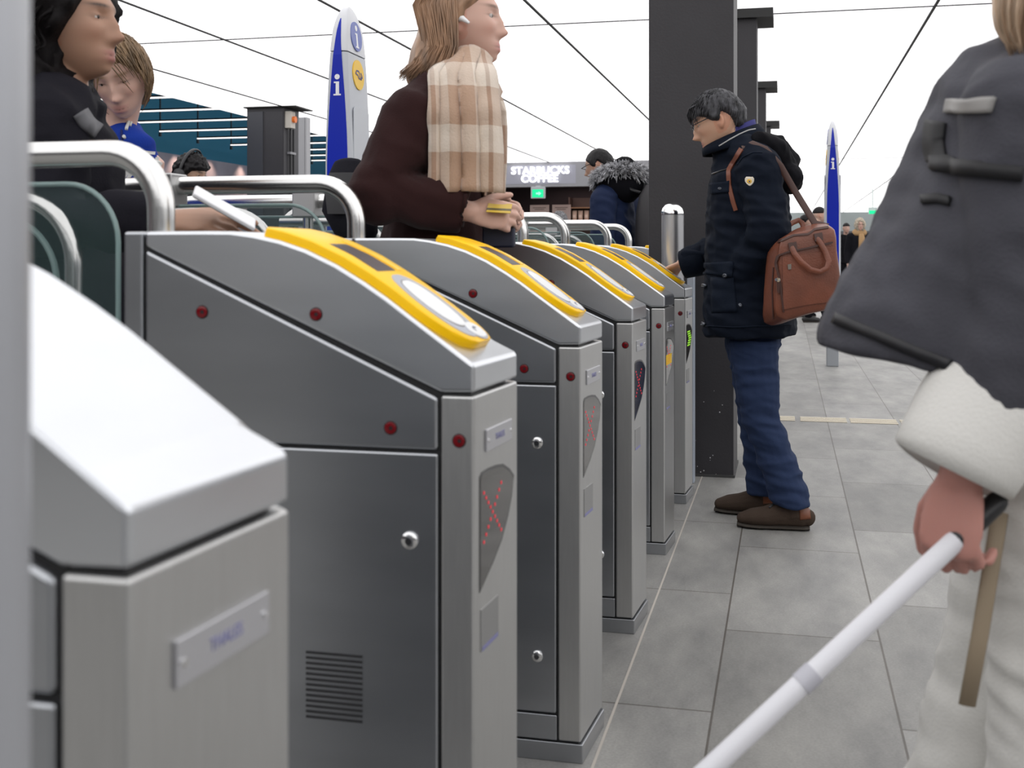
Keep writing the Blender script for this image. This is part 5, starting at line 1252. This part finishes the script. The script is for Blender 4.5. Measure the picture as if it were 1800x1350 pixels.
for i in range(150):
    a_ = rr.random(); z_ = 1.40+.09*rr.random()
    paths.append(smoothp([P(1790+130*a_, -130, z_+.05), P(1752+200*a_, -20, z_), P(1756+150*a_, 45+10*rr.random(), z_), P(1778+110*a_, 80+34*rr.random(), z_+.01)], 7))
o = addp(rp, 'hair_strand', strands(paths, .0024, 5), HAIRL); o['kind'] = 'stuff'
addp(rp, 'belt_end', sweep(B(), [P(1758, 900, 1.43), P(1745, 980, 1.42), P(1722, 1120, 1.41), P(1700, 1240, 1.41)], [(.011, .004)]*4, RIGHT, 10), mat('belt_taupe', (.28, .22, .15), .7), rp['root'])
ca = P(1696, 935, 1.37); cb_ = P(1250, 1350, 1.30); dv = (cb_-ca); tip = ca+dv*((ca.z-.012)/(ca.z-cb_.z)); dv.normalize()
t = thing('white_cane', 'long white folding cane held by the passer-by, slanting down to the left', 'cane', (tip.x, tip.y, 0))
tl = t.location; ln = (tip-ca).length
obj('grip', sweep(B(), [ca-dv*.055-tl, ca-dv*.02-tl, ca+dv*.015-tl], [.013, .0135, .0125], UP, 14, rnd=True), BLACKP, t, True)
segs = (0.015, .27, .56, .86, ln-.04)
for a, b in zip(segs, segs[1:]):
    sg_ = obj('cane_segment', sweep(B(), [ca+dv*a-tl, ca+dv*(b-.004)-tl], [.0125, .0125], UP, 16), mat('cane_white', (.72, .72, .76), .4), t, True)
    obj('joint_ring', sweep(B(), [ca+dv*(b-.022)-tl, ca+dv*b-tl], [.0138, .0138], UP, 16), mat('cane_joint', (.48, .48, .53), .4), sg_, True)
obj('tip', sweep(B(), [tip-dv*.045-tl, tip-dv*.012-tl], [.012, .012], UP, 12, rnd=True), mat('cane_tip', (.5, .5, .5), .5), t, True)

# ================================================================== PEOPLE FARTHER OFF
HT = cloth('navy_parka', (.008, .016, .05), .75)
b = P(1082, 443, 7.6); F7 = (-RIGHT*.85+FWD*.5).normalized()
J = std((b.x, b.y, 0), F7, 1.73); J['head'] = P(1054, 293, 7.62); J['neck'] = P(1072, 325, 7.62); J['hF'] = F7-UP*.25
hood = person('man in navy parka with grey fur hood beyond the gates, left of the pillar', J, (.45, .27, .19), HT, DARKC, DARKC, HAIRB, vox=.012, hi=True, fold=.012, seed=51, sleeve=(.085, .078, .06), hair=dict(mask=short_mask(.055, .0, -.06), t=.009, na=.002), pk=dict(brow=(.02, .02, .02)))
M = hood['M']
FUR = mat('grey_fur', (.42, .42, .44), .8, nscale=30, namt=.8)
def furring(c, ux, uy, uz, a, b_, n, L, rr):
    ps_ = []
    for i in range(n):
        t = rr.uniform(0, math.tau); p = c+ux*a*math.cos(t)+uy*b_*math.sin(t); nn_ = (ux*math.cos(t)+uy*math.sin(t)+uz*rr.uniform(-.9, .9)+V((rr.gauss(0, .3), rr.gauss(0, .3), rr.gauss(0, .3)))).normalized()
        l = L*rr.uniform(.6, 1.2); ps_.append([p+nn_*.012, p+nn_*l*.6-UP*.004, p+nn_*l-UP*.012])
    return ps_
rr = random.Random(4)
hc = P(1092, 312, 7.55)
o = addp(hood, 'fur_trim', strands(furring(hc, RIGHT, (UP*.35-FWD*.9).normalized(), (UP*.9+FWD*.35).normalized(), .165, .13, 1500, .055, rr)+furring(hc+UP*.035+RIGHT*.01, RIGHT, (UP*.35-FWD*.9).normalized(), UP, .14, .11, 1200, .05, rr)+furring(hc-UP*.03-RIGHT*.01, RIGHT, (UP*.35-FWD*.9).normalized(), UP, .16, .12, 900, .05, rr), .0038, 4), FUR); o['kind'] = 'stuff'
addp(hood, 'hood', sweep(B(), [hc-UP*.05, hc, hc+UP*.05+RIGHT*.02], [(.15, .13), (.15, .13), (.09, .09)], RIGHT, 18, rnd=True), DARKC)
addp(hood, 'glasses', sweep(B(), [M @ V((-.074, .0, .022)), M @ V((-.076, .05, .02)), M @ V((-.066, .1, .012)), M @ V((0, .112, .014)), M @ V((.066, .1, .012)), M @ V((.076, .0, .022))], [.003]*6, UP, 6), BLACKP)
bp = hood['J']['chest']-F7*.25+UP*.0
t = thing('backpack', 'dark grey backpack worn by the man in the navy parka with fur hood', 'backpack', bp-UP*.25)
side = UP.cross(F7)
bm = B(); sweep(bm, [UP*.02, UP*.12, UP*.3, UP*.42, UP*.47], [(.07, .13), (.085, .15), (.08, .145), (.06, .12), (.03, .08)], F7, 18, rnd=True)
obj('pack_body', bm, mat('pack_grey', (.03, .028, .031), .7), t, True)
bm = B(); sweep(bm, [UP*.05-F7*.085, UP*.2-F7*.09, UP*.26-F7*.08], [(.022, .11), (.025, .11), (.01, .1)], F7, 14, rnd=True); obj('front_pocket', bm, mat('pack_pocket', (.042, .04, .043), .7), t, True)
for s_ in (-1, 1): obj('shoulder_strap', sweep(B(), [UP*.44+side*s_*.09+F7*.03, UP*.47+side*s_*.1+F7*.12, UP*.42+side*s_*.11+F7*.2], [(.006, .02)]*3, F7, 8), BLACKP, t, True)
tb = P(1104, 345, 7.05); obj('red_tab', bx(-.02, -.006, -.008, .02, .006, .008), mat('tab_red', (.6, .02, .03), .5), t).location = -F7*.09+UP*.36-side*.02
obj('red_lining', sweep(B(), [-F7*.06+UP*.03+RIGHT*.1, -F7*.06+UP*.14+RIGHT*.115], [.012, .012], UP, 8, rnd=True), mat('tab_red'), t, True)
# head with headphones
b = P(338, 443, 7.2); F8 = (RIGHT*.9-FWD*.35).normalized()
J = std((b.x, b.y, 0), F8, 1.70); J['head'] = P(336, 306, 7.2); J['hF'] = F8-UP*.35
ph = person('dark-haired man wearing black headphones, only his head showing above the handrail', J, (.48, .30, .21), GREYJ, DARKC, DARKC, HAIRB, vox=.014, hi=True, seed=61, hair=dict(mask=short_mask(.045, -.005, -.07), t=.028, na=.012, nf=7), pk=dict(brow=(.02, .02, .02)))
M = ph['M']
hb_ = addp(ph, 'headphones', sweep(B(), [M @ V((.112*math.cos(a), -.006-.01*math.sin(a), .163*math.sin(a)-.005)) for a in lin(-.05, math.pi+.05, 18)], [(.007, .012)]*18, M.to_3x3() @ V((1, 0, 1)), 8), mat('headphone_black', (.02, .02, .023), .4))
for s_ in (-1, 1): addp(ph, 'ear_cup', sweep(B(), [M @ V((s_*.078, -.008, -.012)), M @ V((s_*.122, -.008, -.012))], [.04, .036], UP, 18, rnd=False), mat('headphone_black'), hb_)
# barista
b = P(986, 443, 18); J = std((b.x, b.y, 0), -RIGHT, 1.66)
person('person with grey curly hair in front of the coffee shop menu boards', J, (.36, .20, .14), DARKC, DARKC, DARKC, mat('grey_curls', (.16, .16, .17), .7, nscale=60, namt=.8), vox=.016, hi=False, seed=71, hair=dict(mask=lambda a, z, n: sm(-.01, .01, z-(.04 if a < 40 else .04-(a-40)*.0025)), t=.045, na=.03, nf=5))
# people at the far right
b = P(1437, 443, 17.2); J = std((b.x, b.y, 0), RIGHT, 1.73); J['anL'] += RIGHT*.18; J['anR'] -= RIGHT*.15; J['tL'] = J['tR'] = RIGHT
cp = person('person in a black cap and dark clothes far behind the leather bag', J, (.58, .38, .30), DARKC, DARKC, mat('trainer_black', (.02, .02, .02), .6), HAIRB, vox=.016, hi=True, seed=81, pk=dict(brow=(.05, .03, .03)), hair=dict(mask=lambda a, z, n: sm(-.006, .008, z-(.055 if a < 60 else .03)), t=.018, na=.001))
for o in [c for c in ALLCH(cp['root']) if c.name.startswith('hair')]: o.name = 'cap'
b = P(1413, 443, 18.6); J = std((b.x, b.y, 0), RIGHT-FWD*.5, 1.66)
person('man in dark clothes half hidden by the strap of the leather bag, far away', J, (.45, .28, .22), GREYJ, DARKC, DARKC, HAIRB, vox=.016, seed=82, hair=dict(mask=short_mask(.05, 0, -.06), t=.02, na=.004))
b = P(1511, 443, 21.5); J = std((b.x, b.y, 0), -FWD-RIGHT*.1, 1.68)
ws = person('blonde woman with glasses, black coat and beige scarf walking far at right', J, (.60, .38, .31), cloth('black_coat', (.008, .008, .011), .7), DARKC, DARKC, mat('ash_blond', (.42, .36, .28), .6, nscale=50, namt=.4), vox=.016, hi=True, seed=83, hem=.30,
    torso=None, hair=dict(mask=lambda a, z, n: sm(-.006, .012, z-(.058 if a < 28 else .058-(a-28)/30*.17)), t=.032, na=.012), pk=dict(brow=(.2, .12, .08)))
M = ws['M']
BEI = cloth('beige_scarf', (.40, .25, .125), .9)
nk = ws['J']['neck']; F9 = ws['J']['F']
addp(ws, 'scarf', ringloft([[nk+RIGHT*math.cos(a)*r_+FWD*math.sin(a)*r_*.9+UP*z_ for a in lin(0, math.tau*19/20, 20)] for z_, r_ in ((-.05, .13), (-.01, .145), (.04, .13), (.075, .1))], .03), BEI)
addp(ws, 'scarf_end', sweep(B(), [nk-FWD*.13-UP*.03, nk-FWD*.17-UP*.15, nk-FWD*.175-UP*.36], [(.05, .022), (.065, .022), (.07, .018)], RIGHT, 12, rnd=True), BEI)
addp(ws, 'glasses', sweep(B(), [M @ V((.076, .0, .022)), M @ V((.066, .1, .014)), M @ V((.031, .112, .004)), M @ V((0, .114, .014)), M @ V((-.031, .112, .004)), M @ V((-.066, .1, .014)), M @ V((-.076, .0, .022))], [.003]*7, UP, 6), mat('glasses_brown', (.06, .02, .015), .4))
b = P(1487, 443, 25.5); J = std((b.x, b.y, 0), -FWD, 1.70)
person('small distant person in dark clothes and dark cap, left of the blonde woman with scarf', J, (.5, .32, .26), DARKC, DARKC, DARKC, HAIRB, vox=.018, seed=84, hair=dict(mask=lambda a, z, n: sm(-.006, .008, z-.045), t=.02, na=.002))
